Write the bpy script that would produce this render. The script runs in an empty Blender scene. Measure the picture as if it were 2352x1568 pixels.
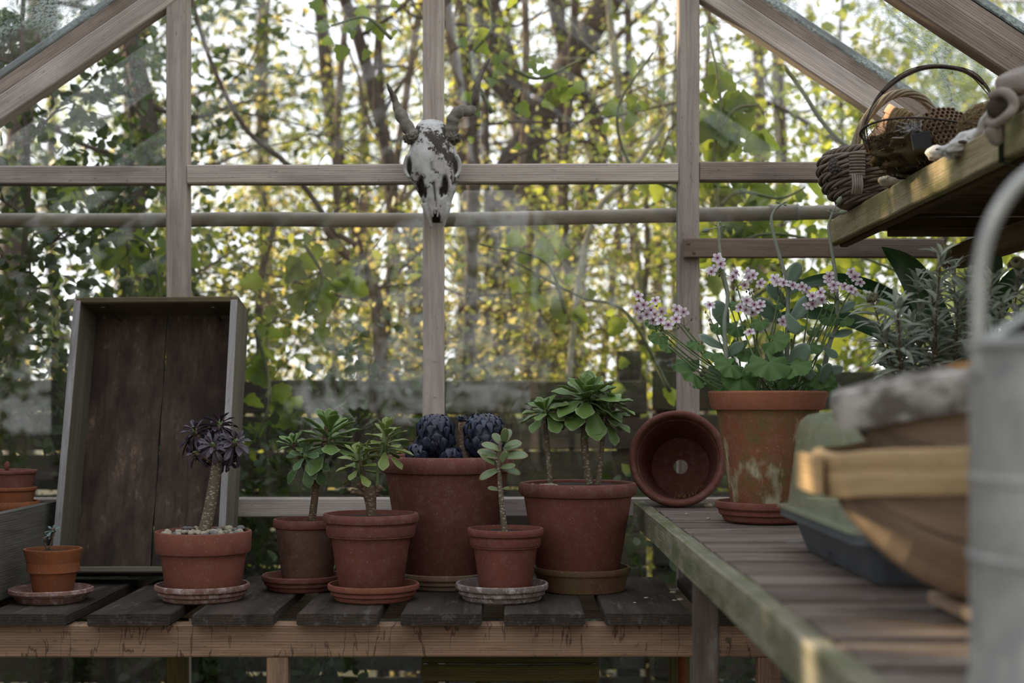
import bpy, math, random
import numpy as np
from mathutils import Vector, Matrix, Euler, noise

random.seed(7)
rng = np.random.default_rng(7)
C = bpy.context.scene.collection
PI = math.pi

# ------------------------------------------------------------------ camera
F = 3267.0; CX = 1176.0; HY = 925.0; CZ = 1.2
def P(x, y, d):                      # a pixel of the photograph at depth d, in metres
    return Vector(((x - CX) * d / F, d, CZ - (y - HY) * d / F))
cam_d = bpy.data.cameras.new('camera')
cam = bpy.data.objects.new('camera', cam_d); C.objects.link(cam)
cam.location = (0, 0, CZ); cam.rotation_euler = (PI / 2, 0, 0)
cam_d.sensor_width = 36.0; cam_d.lens = 36.0 * F / 2352.0
cam_d.shift_y = (HY - 784.0) / 2352.0
cam_d.clip_start = 0.05; cam_d.clip_end = 300
cam_d.dof.use_dof = True; cam_d.dof.focus_distance = 2.9; cam_d.dof.aperture_fstop = 2.9
cam_d.dof.aperture_blades = 0
sc = bpy.context.scene
sc.camera = cam

# ------------------------------------------------------------------ sky, sun, exposure
SUN = Vector((-0.84, 0.42, 0.42)).normalized()
w = bpy.data.worlds.new('sky'); sc.world = w; w.use_nodes = True
nt = w.node_tree; nt.nodes.clear()
wo = nt.nodes.new('ShaderNodeOutputWorld'); bg = nt.nodes.new('ShaderNodeBackground')
tc = nt.nodes.new('ShaderNodeTexCoord'); sx = nt.nodes.new('ShaderNodeSeparateXYZ')
cr = nt.nodes.new('ShaderNodeValToRGB')
cr.color_ramp.elements[0].position = 0.0; cr.color_ramp.elements[0].color = (.84, .86, .88, 1)
cr.color_ramp.elements[1].position = 1.0; cr.color_ramp.elements[1].color = (.70, .78, .92, 1)
e = cr.color_ramp.elements.new(0.30); e.color = (.72, .76, .82, 1)
nt.links.new(tc.outputs['Generated'], sx.inputs[0]); nt.links.new(sx.outputs['Z'], cr.inputs[0])
nt.links.new(cr.outputs[0], bg.inputs[0]); nt.links.new(bg.outputs[0], wo.inputs[0])
bg.inputs[1].default_value = 2.7
sd = bpy.data.lights.new('sun', 'SUN'); sd.energy = 12.0; sd.angle = 0.012; sd.color = (1.0, 0.80, 0.52)
so = bpy.data.objects.new('sun', sd); C.objects.link(so)
so.rotation_euler = SUN.to_track_quat('Z', 'Y').to_euler(); so.location = SUN * 20
vs = sc.view_settings
vs.view_transform = 'Standard'; vs.look = 'None'; vs.exposure = 0.0; vs.gamma = 1.0; vs.use_curve_mapping = False
cy = sc.cycles
cy.use_denoising = True
cy.transparent_max_bounces = 12; cy.max_bounces = 6; cy.diffuse_bounces = 3; cy.glossy_bounces = 3
cy.transmission_bounces = 4; cy.caustics_reflective = False; cy.caustics_refractive = False
cy.sample_clamp_indirect = 6.0

# ------------------------------------------------------------------ materials
MATS = {}
class NB:
    def __init__(s, name):
        s.m = bpy.data.materials.new(name); s.m.use_nodes = True
        s.t = s.m.node_tree; s.t.nodes.clear()
        s.out = s.n('ShaderNodeOutputMaterial'); MATS[name] = s.m
    def n(s, kind, **kw):
        q = s.t.nodes.new(kind)
        for k, v in kw.items():
            if k.startswith('i_'):
                q.inputs[k[2:].replace('_', ' ')].default_value = v
            else: setattr(q, k, v)
        return q
    def l(s, a, b): s.t.links.new(a, b)
    def mix(s, f, a, b, mode='MIX'):
        q = s.n('ShaderNodeMix', data_type='RGBA', blend_type=mode)
        for sock, v in ((q.inputs[0], f), (q.inputs[6], a), (q.inputs[7], b)):
            if hasattr(v, 'is_output'): s.l(v, sock)
            elif isinstance(v, (int, float)): sock.default_value = v
            else: sock.default_value = tuple(v) + ((1,) if len(v) == 3 else ())
        return q.outputs[2]
    def ramp(s, v, a, b):            # map a..b to 0..1
        q = s.n('ShaderNodeMapRange', clamp=True); s.l(v, q.inputs[0])
        q.inputs[1].default_value = a; q.inputs[2].default_value = b
        return q.outputs[0]
    def noise(s, vec, scale, detail=4, rough=.55, dist=0):
        q = s.n('ShaderNodeTexNoise'); q.inputs['Scale'].default_value = scale
        q.inputs['Detail'].default_value = detail; q.inputs['Roughness'].default_value = rough
        q.inputs['Distortion'].default_value = dist
        if vec: s.l(vec, q.inputs['Vector'])
        return q.outputs[0]
    def math(s, op, a, b=None, clamp=False):
        q = s.n('ShaderNodeMath', operation=op, use_clamp=clamp)
        for k, v in enumerate((a, b)):
            if v is None: continue
            if hasattr(v, 'is_output'): s.l(v, q.inputs[k])
            else: q.inputs[k].default_value = v
        return q.outputs[0]
    def mapping(s, vec, sc_=(1, 1, 1), rnd=False):
        q = s.n('ShaderNodeMapping'); s.l(vec, q.inputs[0]); q.inputs['Scale'].default_value = sc_
        if rnd:
            oi = s.n('ShaderNodeObjectInfo'); v = s.n('ShaderNodeVectorMath', operation='SCALE')
            v.inputs[0].default_value = (13.1, 7.7, 5.3); s.l(oi.outputs['Random'], v.inputs['Scale'])
            s.l(v.outputs[0], q.inputs['Location'])
        return q.outputs[0]
    def obj(s): return s.n('ShaderNodeTexCoord').outputs['Object']
    def gc(s): return s.n('ShaderNodeAttribute', attribute_name='gc').outputs['Vector']
    def rand(s): return s.n('ShaderNodeObjectInfo').outputs['Random']
    def bsdf(s, col, rough=.8, bump=None, bstr=.3, bdist=.002, spec=.3, metal=0, sss=0):
        q = s.n('ShaderNodeBsdfPrincipled')
        if hasattr(col, 'is_output'): s.l(col, q.inputs['Base Color'])
        else: q.inputs['Base Color'].default_value = tuple(col) + (1,)
        if hasattr(rough, 'is_output'): s.l(rough, q.inputs['Roughness'])
        else: q.inputs['Roughness'].default_value = rough
        q.inputs['Specular IOR Level'].default_value = spec; q.inputs['Metallic'].default_value = metal
        if bump is not None:
            b = s.n('ShaderNodeBump'); b.inputs['Strength'].default_value = bstr; b.inputs['Distance'].default_value = bdist
            s.l(bump, b.inputs['Height']); s.l(b.outputs[0], q.inputs['Normal'])
        s.q = q
        return q.outputs[0]
    def done(s, sh): s.l(sh, s.out.inputs[0]); return s.m

def wood(name, light, dark, moss=0.0, mosscol=(.10, .11, .03), stain=.5, grain=1.0, rough=.85, seed=0, drips=0.0, pale=0.0):
    b = NB(name)
    v = b.mapping(b.gc(), (1, 1, 1), rnd=True)
    wob = b.noise(b.mapping(v, (2.2, 6, 6)), 1.0, 2)
    long = b.mapping(v, (7, 150 * grain, 150 * grain))
    g1 = b.noise(long, 1.0, 5, .65, .6)
    g2 = b.noise(b.mapping(v, (1.6, 26, 26)), 1.0, 3, .5, 1.2)
    st = b.noise(b.mapping(v, (3, 9, 9)), 1.3, 4, .6)
    wv = b.n('ShaderNodeTexWave', wave_type='BANDS', bands_direction='Z'); b.l(b.mapping(v, (.9, 30, 62)), wv.inputs[0])
    wv.inputs['Scale'].default_value = 1.0; wv.inputs['Distortion'].default_value = 6.5; wv.inputs['Detail'].default_value = 2
    wv.inputs['Detail Scale'].default_value = .6
    f = b.math('ADD', b.math('MULTIPLY', g1, .55), b.math('MULTIPLY', g2, .30))
    f = b.math('ADD', f, b.math('MULTIPLY', wv.outputs[0], .15))
    col = b.mix(b.ramp(f, .33, .68), dark, light)
    col = b.mix(b.math('MULTIPLY', b.ramp(st, .50, .72), stain), col, [c * .42 for c in dark])
    if pale: col = b.mix(b.math('MULTIPLY', b.ramp(b.noise(b.mapping(v, (9, 40, 40)), 1.0, 5, .7), .56, .66), pale), col, (.42, .40, .38))
    if drips:
        dn = b.noise(b.mapping(v, (24, 2.5, 5)), 1.0, 3, .6); dm = b.math('MULTIPLY', b.math('SUBTRACT', 1.0, b.ramp(b.math('ABSOLUTE', b.math('SUBTRACT', dn, .5)), .004, .016)), b.ramp(st, .44, .56))
        col = b.mix(b.math('MULTIPLY', dm, drips), col, [c * .35 for c in dark])
    if moss: 
        mm = b.noise(b.mapping(v, (8, 14, 20)), 1.0, 5, .7)
        col = b.mix(b.math('MULTIPLY', b.ramp(mm, .46, .62), moss), col, mosscol)
    sp = b.ramp(b.noise(b.mapping(v, (60, 260, 260)), 1.0, 2), .66, .74)
    col = b.mix(b.math('MULTIPLY', sp, .55), col, [c * .25 for c in dark])
    hv = b.n('ShaderNodeHueSaturation'); b.l(col, hv.inputs['Color'])
    b.l(b.math('ADD', b.math('MULTIPLY', b.rand(), .30), .85), hv.inputs['Value'])
    return b.done(b.bsdf(hv.outputs[0], rough, b.math('ADD', g1, b.math('MULTIPLY', g2, .5)), .55, .0015, .2))

wood('frame_wood', (.62, .54, .475), (.32, .26, .225), stain=.42)
wood('frame_wood_dark', (.44, .355, .30), (.20, .155, .125), stain=.5)
wood('batten_wood', (.27, .20, .155), (.13, .095, .075), stain=.35)
wood('bench_beam', (.38, .24, .155), (.18, .11, .068), stain=.5, drips=.8)
wood('bench_board', (.072, .054, .041), (.027, .020, .015), stain=.6, pale=.12)
wood('slat_wood', (.225, .175, .145), (.085, .062, .05), stain=.6, pale=.3)
wood('mossy_rail', (.36, .33, .24), (.14, .13, .09), moss=.75, stain=.4, pale=.25)
wood('shelf_rail', (.50, .42, .26), (.27, .21, .115), moss=.6, mosscol=(.15, .16, .03), stain=.35)
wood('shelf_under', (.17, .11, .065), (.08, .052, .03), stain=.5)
wood('crate_side', (.23, .205, .155), (.12, .105, .075), stain=.35)
b = NB('crate_back')
v = b.mapping(b.gc(), rnd=True); n1 = b.noise(b.mapping(v, (4, 9, 9)), 1.6, 6, .65); n2 = b.noise(b.mapping(v, (1, 1.6, 1)), 34, 5, .75); n3 = b.noise(b.mapping(v, (6, 90, 90)), 1.0, 4)
c = b.mix(b.ramp(n1, .38, .66), (.045, .033, .028), (.115, .082, .062)); c = b.mix(b.math('MULTIPLY', b.ramp(b.math('ADD', b.math('MULTIPLY', n1, .5), b.math('MULTIPLY', n2, .5)), .56, .64), .75), c, (.24, .175, .13))
c = b.mix(b.math('MULTIPLY', b.ramp(n3, .55, .7), .4), c, (.03, .022, .02)); b.done(b.bsdf(c, .9, b.math('ADD', n2, n3), .5, .0015, .2))
wood('crate_edge', (.50, .47, .46), (.22, .20, .19), stain=.5, grain=.7)
wood('grey_box', (.19, .175, .145), (.09, .082, .07), stain=.5)
wood('fence_wood', (.075, .06, .045), (.03, .024, .018), moss=.3, stain=.6)
wood('trug_wood', (.44, .32, .22), (.24, .165, .11), stain=.35)
wood('trug_hoop', (.66, .46, .25), (.36, .23, .115), stain=.35)
wood('green_leg', (.15, .12, .04), (.07, .055, .02), stain=.5)

def terracotta(name, col, dust=.25, dustc=(.34, .25, .20), moss=0., mossc=(.13, .12, .04), soot=.3, lime=0.):
    b = NB(name); v = b.mapping(b.obj(), (1, 1, 1), rnd=True)
    n1 = b.noise(v, 9, 6, .6); n2 = b.noise(v, 55, 5, .7); n3 = b.noise(v, 22, 6, .7, .4)
    c = b.mix(b.ramp(n1, .3, .7), [x * .78 for x in col], [min(1, x * 1.12) for x in col])
    c = b.mix(b.math('MULTIPLY', b.ramp(n3, .5, .75), soot), c, [x * .45 for x in col])
    c = b.mix(b.math('MULTIPLY', b.ramp(n2, .48, .72), dust), c, dustc)
    if moss: c = b.mix(b.math('MULTIPLY', b.ramp(b.noise(v, 13, 6, .7), .44, .6), moss), c, mossc)
    if lime: c = b.mix(b.math('MULTIPLY', b.ramp(b.noise(b.mapping(v, (1, 1, .45)), 12, 5, .6), .52, .60), lime), c, (.46, .42, .28))
    sp = b.ramp(b.noise(v, 420, 1), .70, .74)
    c = b.mix(b.math('MULTIPLY', sp, .5), c, (.5, .42, .36))
    hv = b.n('ShaderNodeHueSaturation'); b.l(c, hv.inputs['Color']); b.l(b.math('ADD', b.math('MULTIPLY', b.rand(), .08), .96), hv.inputs['Value'])
    return b.done(b.bsdf(hv.outputs[0], .82, b.math('ADD', n2, n3), .35, .0012, .25))
terracotta('clay_red', (0.185, 0.059, 0.041), dust=.15)
terracotta('clay_plain', (0.229, 0.078, 0.050), dust=.15, soot=.15)
terracotta('clay_orange', (0.266, 0.085, 0.031), dust=.12, moss=.35, mossc=(.13, .07, .04))
terracotta('clay_brown', (0.148, 0.078, 0.056), dust=.2, soot=.6)
terracotta('clay_old', (0.244, 0.092, 0.044), dust=.25, moss=.75, soot=.4, lime=.95)
terracotta('clay_rim_old', (0.311, 0.118, 0.063), dust=.2, soot=.2)
terracotta('clay_white', (0.222, 0.163, 0.141), dust=1.0, dustc=(.60, .55, .52), soot=.5)
terracotta('clay_frost', (0.222, 0.118, 0.096), dust=.9, dustc=(.52, .42, .38), soot=.4)
terracotta('clay_moss', (0.141, 0.067, 0.037), dust=.15, moss=.5, soot=.5)
terracotta('clay_green', (0.222, 0.118, 0.089), dust=.5, moss=.6, mossc=(.22, .22, .12))
terracotta('clay_tan', (.55, .34, .21), dust=.2, soot=.15)
terracotta('clay_mauve', (0.174, 0.061, 0.047), dust=.25, soot=.25)

def leafmat(name, c1, c2, edge=None, trans=.25, rough=.5, spec=.4, tcol=None, vein=0., var=.35):
    b = NB(name); g = b.gc(); r = b.rand()
    c = b.mix(b.math('MULTIPLY', r, 1.0), c1, c2)
    sep = b.n('ShaderNodeSeparateXYZ'); b.l(g, sep.inputs[0])
    c = b.mix(b.math('MULTIPLY', b.noise(b.obj(), 60, 3), .5), c, [x * .6 for x in c1])
    if edge: c = b.mix(b.ramp(sep.outputs['Y'], .74, 1.0), c, edge)
    if vein: c = b.mix(b.math('MULTIPLY', b.ramp(sep.outputs['Y'], .14, .0), vein), c, [min(1, x * 2.0) for x in c2])
    sh = b.bsdf(c, rough, None, spec=spec)
    if trans:
        t = b.n('ShaderNodeBsdfTranslucent'); t.inputs[0].default_value = tuple(tcol or c2) + (1,)
        m = b.n('ShaderNodeMixShader'); m.inputs[0].default_value = trans
        b.l(sh, m.inputs[1]); b.l(t.outputs[0], m.inputs[2]); sh = m.outputs[0]
    return b.done(sh)
leafmat('aeonium_green', (.12, .20, .045), (.20, .30, .075), edge=(.34, .42, .20), trans=.12, rough=.45)
leafmat('aeonium_blue', (.11, .19, .075), (.18, .275, .11), edge=(.33, .42, .24), trans=.1, rough=.45)
leafmat('aeonium_yellow', (.18, .23, .05), (.26, .32, .08), edge=(.36, .38, .15), trans=.12, rough=.45)
leafmat('aeonium_black', (.030, .018, .026), (.075, .045, .070), edge=(.085, .06, .085), trans=.0, rough=.33, spec=.6)
leafmat('aeonium_closed', (.016, .018, .034), (.045, .052, .095), trans=.0, rough=.38, spec=.55)
leafmat('crassula_leaf', (.13, .19, .075), (.21, .27, .11), edge=(.27, .15, .07), trans=.05, rough=.38, spec=.5)
leafmat('pelargonium_leaf', (.075, .15, .040), (.12, .21, .055), trans=.25, rough=.7, tcol=(.14, .30, .05), vein=.4)
leafmat('cotyledon_leaf', (.10, .155, .095), (.20, .265, .19), edge=(.28, .32, .27), trans=.05, rough=.55)
leafmat('strap_leaf', (.018, .055, .016), (.035, .085, .022), trans=.12, rough=.35, spec=.5, tcol=(.05, .13, .02), vein=.3)
leafmat('silver_leaf', (.25, .28, .21), (.47, .49, .41), trans=.12, rough=.6)
leafmat('sedum_leaf', (.10, .17, .15), (.20, .28, .25), trans=.05)
leafmat('vine_leaf', (.065, .125, .022), (.13, .21, .035), trans=.55, rough=.45, tcol=(.30, .36, .045))
def foliage(name, cols, tcol, trans=.5):
    b = NB(name)
    sep = b.n('ShaderNodeSeparateXYZ'); b.l(b.gc(), sep.inputs[0])
    c = b.mix(sep.outputs['Z'], cols[0], cols[1])
    t2 = b.mix(sep.outputs['Z'], [x * .6 for x in tcol], tcol)
    sh = b.bsdf(c, .5, spec=.35)
    t = b.n('ShaderNodeBsdfTranslucent'); b.l(t2, t.inputs[0])
    m = b.n('ShaderNodeMixShader'); m.inputs[0].default_value = trans
    b.l(sh, m.inputs[1]); b.l(t.outputs[0], m.inputs[2]); return b.done(m.outputs[0])
foliage('foliage_green', ((.05, .08, .02), (.13, .16, .04)), (.38, .42, .07))
foliage('foliage_yellow', ((.10, .11, .025), (.26, .24, .06)), (.72, .62, .20))
foliage('foliage_dark', ((.018, .035, .012), (.05, .075, .02)), (.12, .18, .03), trans=.3)
foliage('foliage_lime', ((.09, .14, .02), (.20, .26, .04)), (.62, .66, .10))
foliage('foliage_sun_block', ((.02, .035, .012), (.04, .06, .02)), (.03, .05, .01), trans=.1)

def simple(name, col, rough=.8, scale=30, amt=.5, bump=.4, spec=.3, metal=0, c2=None):
    b = NB(name); v = b.mapping(b.obj(), rnd=True); n = b.noise(v, scale, 5, .65)
    c = b.mix(b.math('MULTIPLY', b.ramp(n, .35, .65), amt), col, c2 or [x * .4 for x in col])
    return b.done(b.bsdf(c, rough, n, bump, .002, spec, metal))
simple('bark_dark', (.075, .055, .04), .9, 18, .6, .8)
simple('bark_brown', (.15, .11, .075), .9, 16, .6, .8)
simple('bark_pale', (.27, .25, .18), .9, 14, .6, .7, c2=(.12, .12, .06))
simple('twig', (.10, .075, .055), .9, 30)
simple('vine_stem', (.12, .14, .06), .8, 30)
simple('soil', (.045, .032, .024), .95, 120, .7, 1.0)
simple('pole', (.40, .36, .29), .75, 14, .55, .3, c2=(.18, .16, .13))
simple('pipe_clip', (.42, .41, .40), .6, 20, .3)
simple('glazing_strip', (.16, .19, .185), .55, 25, .4, .2, .4)
simple('steel_green', (.06, .075, .055), .6, 30, .4, .2, .4, .4)
simple('screw', (.18, .15, .12), .5, 60, .5, .3, .5, .8)
simple('rust', (.24, .075, .025), .9, 60, .5)
simple('ground', (.045, .045, .022), .95, 3, .7, .5)
simple('floor_stone', (.10, .095, .085), .9, 6, .5, .4)
simple('leaf_litter', (.09, .06, .03), .95, 40, .6)
simple('wire', (.045, .038, .034), .6, 40, .5, .2, .4, .6, c2=(.10, .05, .03))
simple('moss_nest', (.10, .075, .035), .95, 90, .7, 1.0)
simple('straw', (.26, .18, .085), .85, 50, .6)
simple('comb', (.26, .18, .115), .9, 60, .5, .5)
simple('slate', (.022, .022, .026), .6, 40, .3)
simple('stone_pale', (.36, .32, .24), .9, 60, .4)
simple('cone_brown', (.13, .105, .10), .7, 60, .5)
simple('wicker', (.24, .19, .15), .65, 45, .65, .4, c2=(.10, .075, .06))
simple('wicker_handle', (.33, .27, .18), .65, 45, .6, .4, c2=(.13, .10, .06))
simple('cob', (.45, .43, .42), .95, 80, .6)
simple('pebble', (.46, .40, .29), .75, 90, .4)
simple('pebble_grey', (.21, .20, .185), .75, 90, .4)
simple('spent_flower', (.16, .15, .08), .9, 90, .5)
simple('bud', (.26, .30, .21), .7, 90, .3)
simple('stem_green', (.17, .22, .09), .65, 60, .4)
simple('stem_grey', (.27, .30, .23), .65, 60, .4, c2=(.16, .15, .14))
simple('stem_brown', (.15, .10, .065), .85, 60, .5)
simple('crate_inside_top', (.15, .115, .07), .9, 12, .5)
simple('tray_plastic', (.105, .115, .13), .55, 14, .45, .2, .5, c2=(.055, .06, .07))
simple('dark_plastic', (.05, .05, .055), .5, 20, .3)
simple('dried', (.20, .10, .05), .9, 80, .5)
simple('strap_red', (.28, .08, .03), .6, 50, .3)

def scarred(name, c, scar, sc_z=55):
    b = NB(name); v = b.mapping(b.obj(), (1, 1, 1.0), rnd=True)
    vo = b.n('ShaderNodeTexVoronoi'); vo.inputs['Scale'].default_value = sc_z * 2.2; b.l(b.mapping(v, (1, 1, 1.5)), vo.inputs[0])
    f = b.ramp(vo.outputs[0], .22, .5)
    n = b.noise(v, 60, 4)
    cc = b.mix(f, scar, c); cc = b.mix(b.math('MULTIPLY', n, .6), cc, [x * .5 for x in c])
    return b.done(b.bsdf(cc, .75, f, .6, .002, .3))
scarred('scarred_stem', (.16, .125, .085), (.42, .37, .28))
scarred('scarred_brown', (.13, .085, .055), (.30, .22, .14))

def glassmat(name, dirt=0.0, tint=(.985, .98, .975)):
    b = NB(name)
    lw = b.n('ShaderNodeLayerWeight'); lw.inputs[0].default_value = .5
    f = b.math('ADD', b.math('MULTIPLY', b.math('POWER', lw.outputs['Facing'], 5), .96), .048)
    tr = b.n('ShaderNodeBsdfTransparent'); tr.inputs[0].default_value = tuple(tint) + (1,)
    gl = b.n('ShaderNodeBsdfGlossy'); gl.inputs['Roughness'].default_value = 0.0
    wv = b.noise(b.mapping(b.obj(), (1, 1, .6), rnd=True), 3.0, 1)
    bp = b.n('ShaderNodeBump'); bp.inputs['Strength'].default_value = .35; bp.inputs['Distance'].default_value = .004
    b.l(wv, bp.inputs['Height']); b.l(bp.outputs[0], gl.inputs['Normal'])
    m = b.n('ShaderNodeMixShader'); b.l(f, m.inputs[0]); b.l(tr.outputs[0], m.inputs[1]); b.l(gl.outputs[0], m.inputs[2])
    sh = m.outputs[0]
    if dirt:
        v = b.mapping(b.obj(), rnd=True)
        big = b.ramp(b.noise(v, 4.5, 3, .6), .40, .62); fine = b.ramp(b.noise(v, 130, 3, .7), .48, .56)
        strk = b.ramp(b.noise(v, 45, 4, .7, .5), .45, .7)
        f2 = b.math('MULTIPLY', b.math('ADD', b.math('MULTIPLY', b.math('MULTIPLY', big, fine), .9), b.math('MULTIPLY', strk, .06)), dirt, clamp=True)
        d1 = b.n('ShaderNodeBsdfDiffuse'); d1.inputs[0].default_value = (.42, .46, .40, 1)
        d2 = b.n('ShaderNodeBsdfTranslucent'); d2.inputs[0].default_value = (.45, .50, .44, 1)
        a = b.n('ShaderNodeMixShader'); a.inputs[0].default_value = .6; b.l(d1.outputs[0], a.inputs[1]); b.l(d2.outputs[0], a.inputs[2])
        m2 = b.n('ShaderNodeMixShader'); b.l(f2, m2.inputs[0]); b.l(sh, m2.inputs[1]); b.l(a.outputs[0], m2.inputs[2]); sh = m2.outputs[0]
    return b.done(sh)
glassmat('glass', dirt=.05); glassmat('roof_glass', dirt=.85)

b = NB('cloche_plastic')
tr = b.n('ShaderNodeBsdfTransparent'); tr.inputs[0].default_value = (.80, .84, .70, 1)
pr = b.bsdf((.50, .52, .36), .22, b.noise(b.obj(), 60, 3), .1, .001, .6)
fz = b.ramp(b.noise(b.obj(), 30, 5, .7), .3, .75)
mx = b.n('ShaderNodeMixShader'); b.l(b.math('ADD', b.math('MULTIPLY', fz, .25), .32), mx.inputs[0]); b.l(tr.outputs[0], mx.inputs[1]); b.l(pr, mx.inputs[2])
b.done(mx.outputs[0])

b = NB('galvanised')
n = b.noise(b.obj(), 16, 5, .65, .5); n2 = b.noise(b.mapping(b.obj(), (1, 1, .3)), 9, 4)
c = b.mix(b.ramp(n, .35, .68), (.30, .30, .29), (.52, .51, .47)); c = b.mix(b.math('MULTIPLY', b.ramp(n2, .55, .75), .5), c, (.22, .21, .20))
b.done(b.bsdf(c, .58, n, .15, .002, .5, .55))

b = NB('bone')
v = b.obj(); n = b.noise(v, 20, 6, .7); n2 = b.noise(v, 75, 4, .75)
c = b.mix(b.ramp(n, .35, .6), (.70, .68, .66), (.50, .47, .44))
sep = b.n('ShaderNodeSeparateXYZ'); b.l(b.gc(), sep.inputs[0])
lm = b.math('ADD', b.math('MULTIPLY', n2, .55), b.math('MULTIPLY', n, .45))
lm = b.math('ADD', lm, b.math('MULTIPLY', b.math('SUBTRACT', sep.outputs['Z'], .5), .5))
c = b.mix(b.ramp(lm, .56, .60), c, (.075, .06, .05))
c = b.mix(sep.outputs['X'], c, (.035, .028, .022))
b.done(b.bsdf(c, .8, b.math('ADD', n, n2), .4, .0015, .25))
simple('horn', (.25, .22, .19), .85, 60, .75, .7, c2=(.10, .085, .07))
simple('bone_plain', (.60, .58, .56), .8, 60, .35, .4, c2=(.28, .24, .20))
simple('bone_mauve', (.30, .255, .22), .7, 25, .5, .4, c2=(.18, .14, .12))

b = NB('petal')
sep = b.n('ShaderNodeSeparateXYZ'); b.l(b.gc(), sep.inputs[0])
c = b.mix(b.ramp(sep.outputs['X'], .62, .12), (.82, .74, .77), (.34, .07, .20))
sh = b.bsdf(c, .6); t = b.n('ShaderNodeBsdfTranslucent'); t.inputs[0].default_value = (.7, .6, .75, 1)
m = b.n('ShaderNodeMixShader'); m.inputs[0].default_value = .25; b.l(sh, m.inputs[1]); b.l(t.outputs[0], m.inputs[2]); b.done(m.outputs[0])

b = NB('bark_rim')
v = b.mapping(b.gc(), (1, 1, 1)); n = b.noise(b.mapping(v, (18, 30, 30)), 1.0, 5, .7)
pl = b.ramp(b.noise(b.mapping(v, (9, 12, 9)), 1.0, 3), .60, .64)
c = b.mix(b.ramp(n, .42, .60), (.52, .48, .44), (.13, .11, .095)); c = b.mix(pl, c, (.48, .27, .12))
b.done(b.bsdf(c, .9, n, .9, .006, .2))

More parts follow.
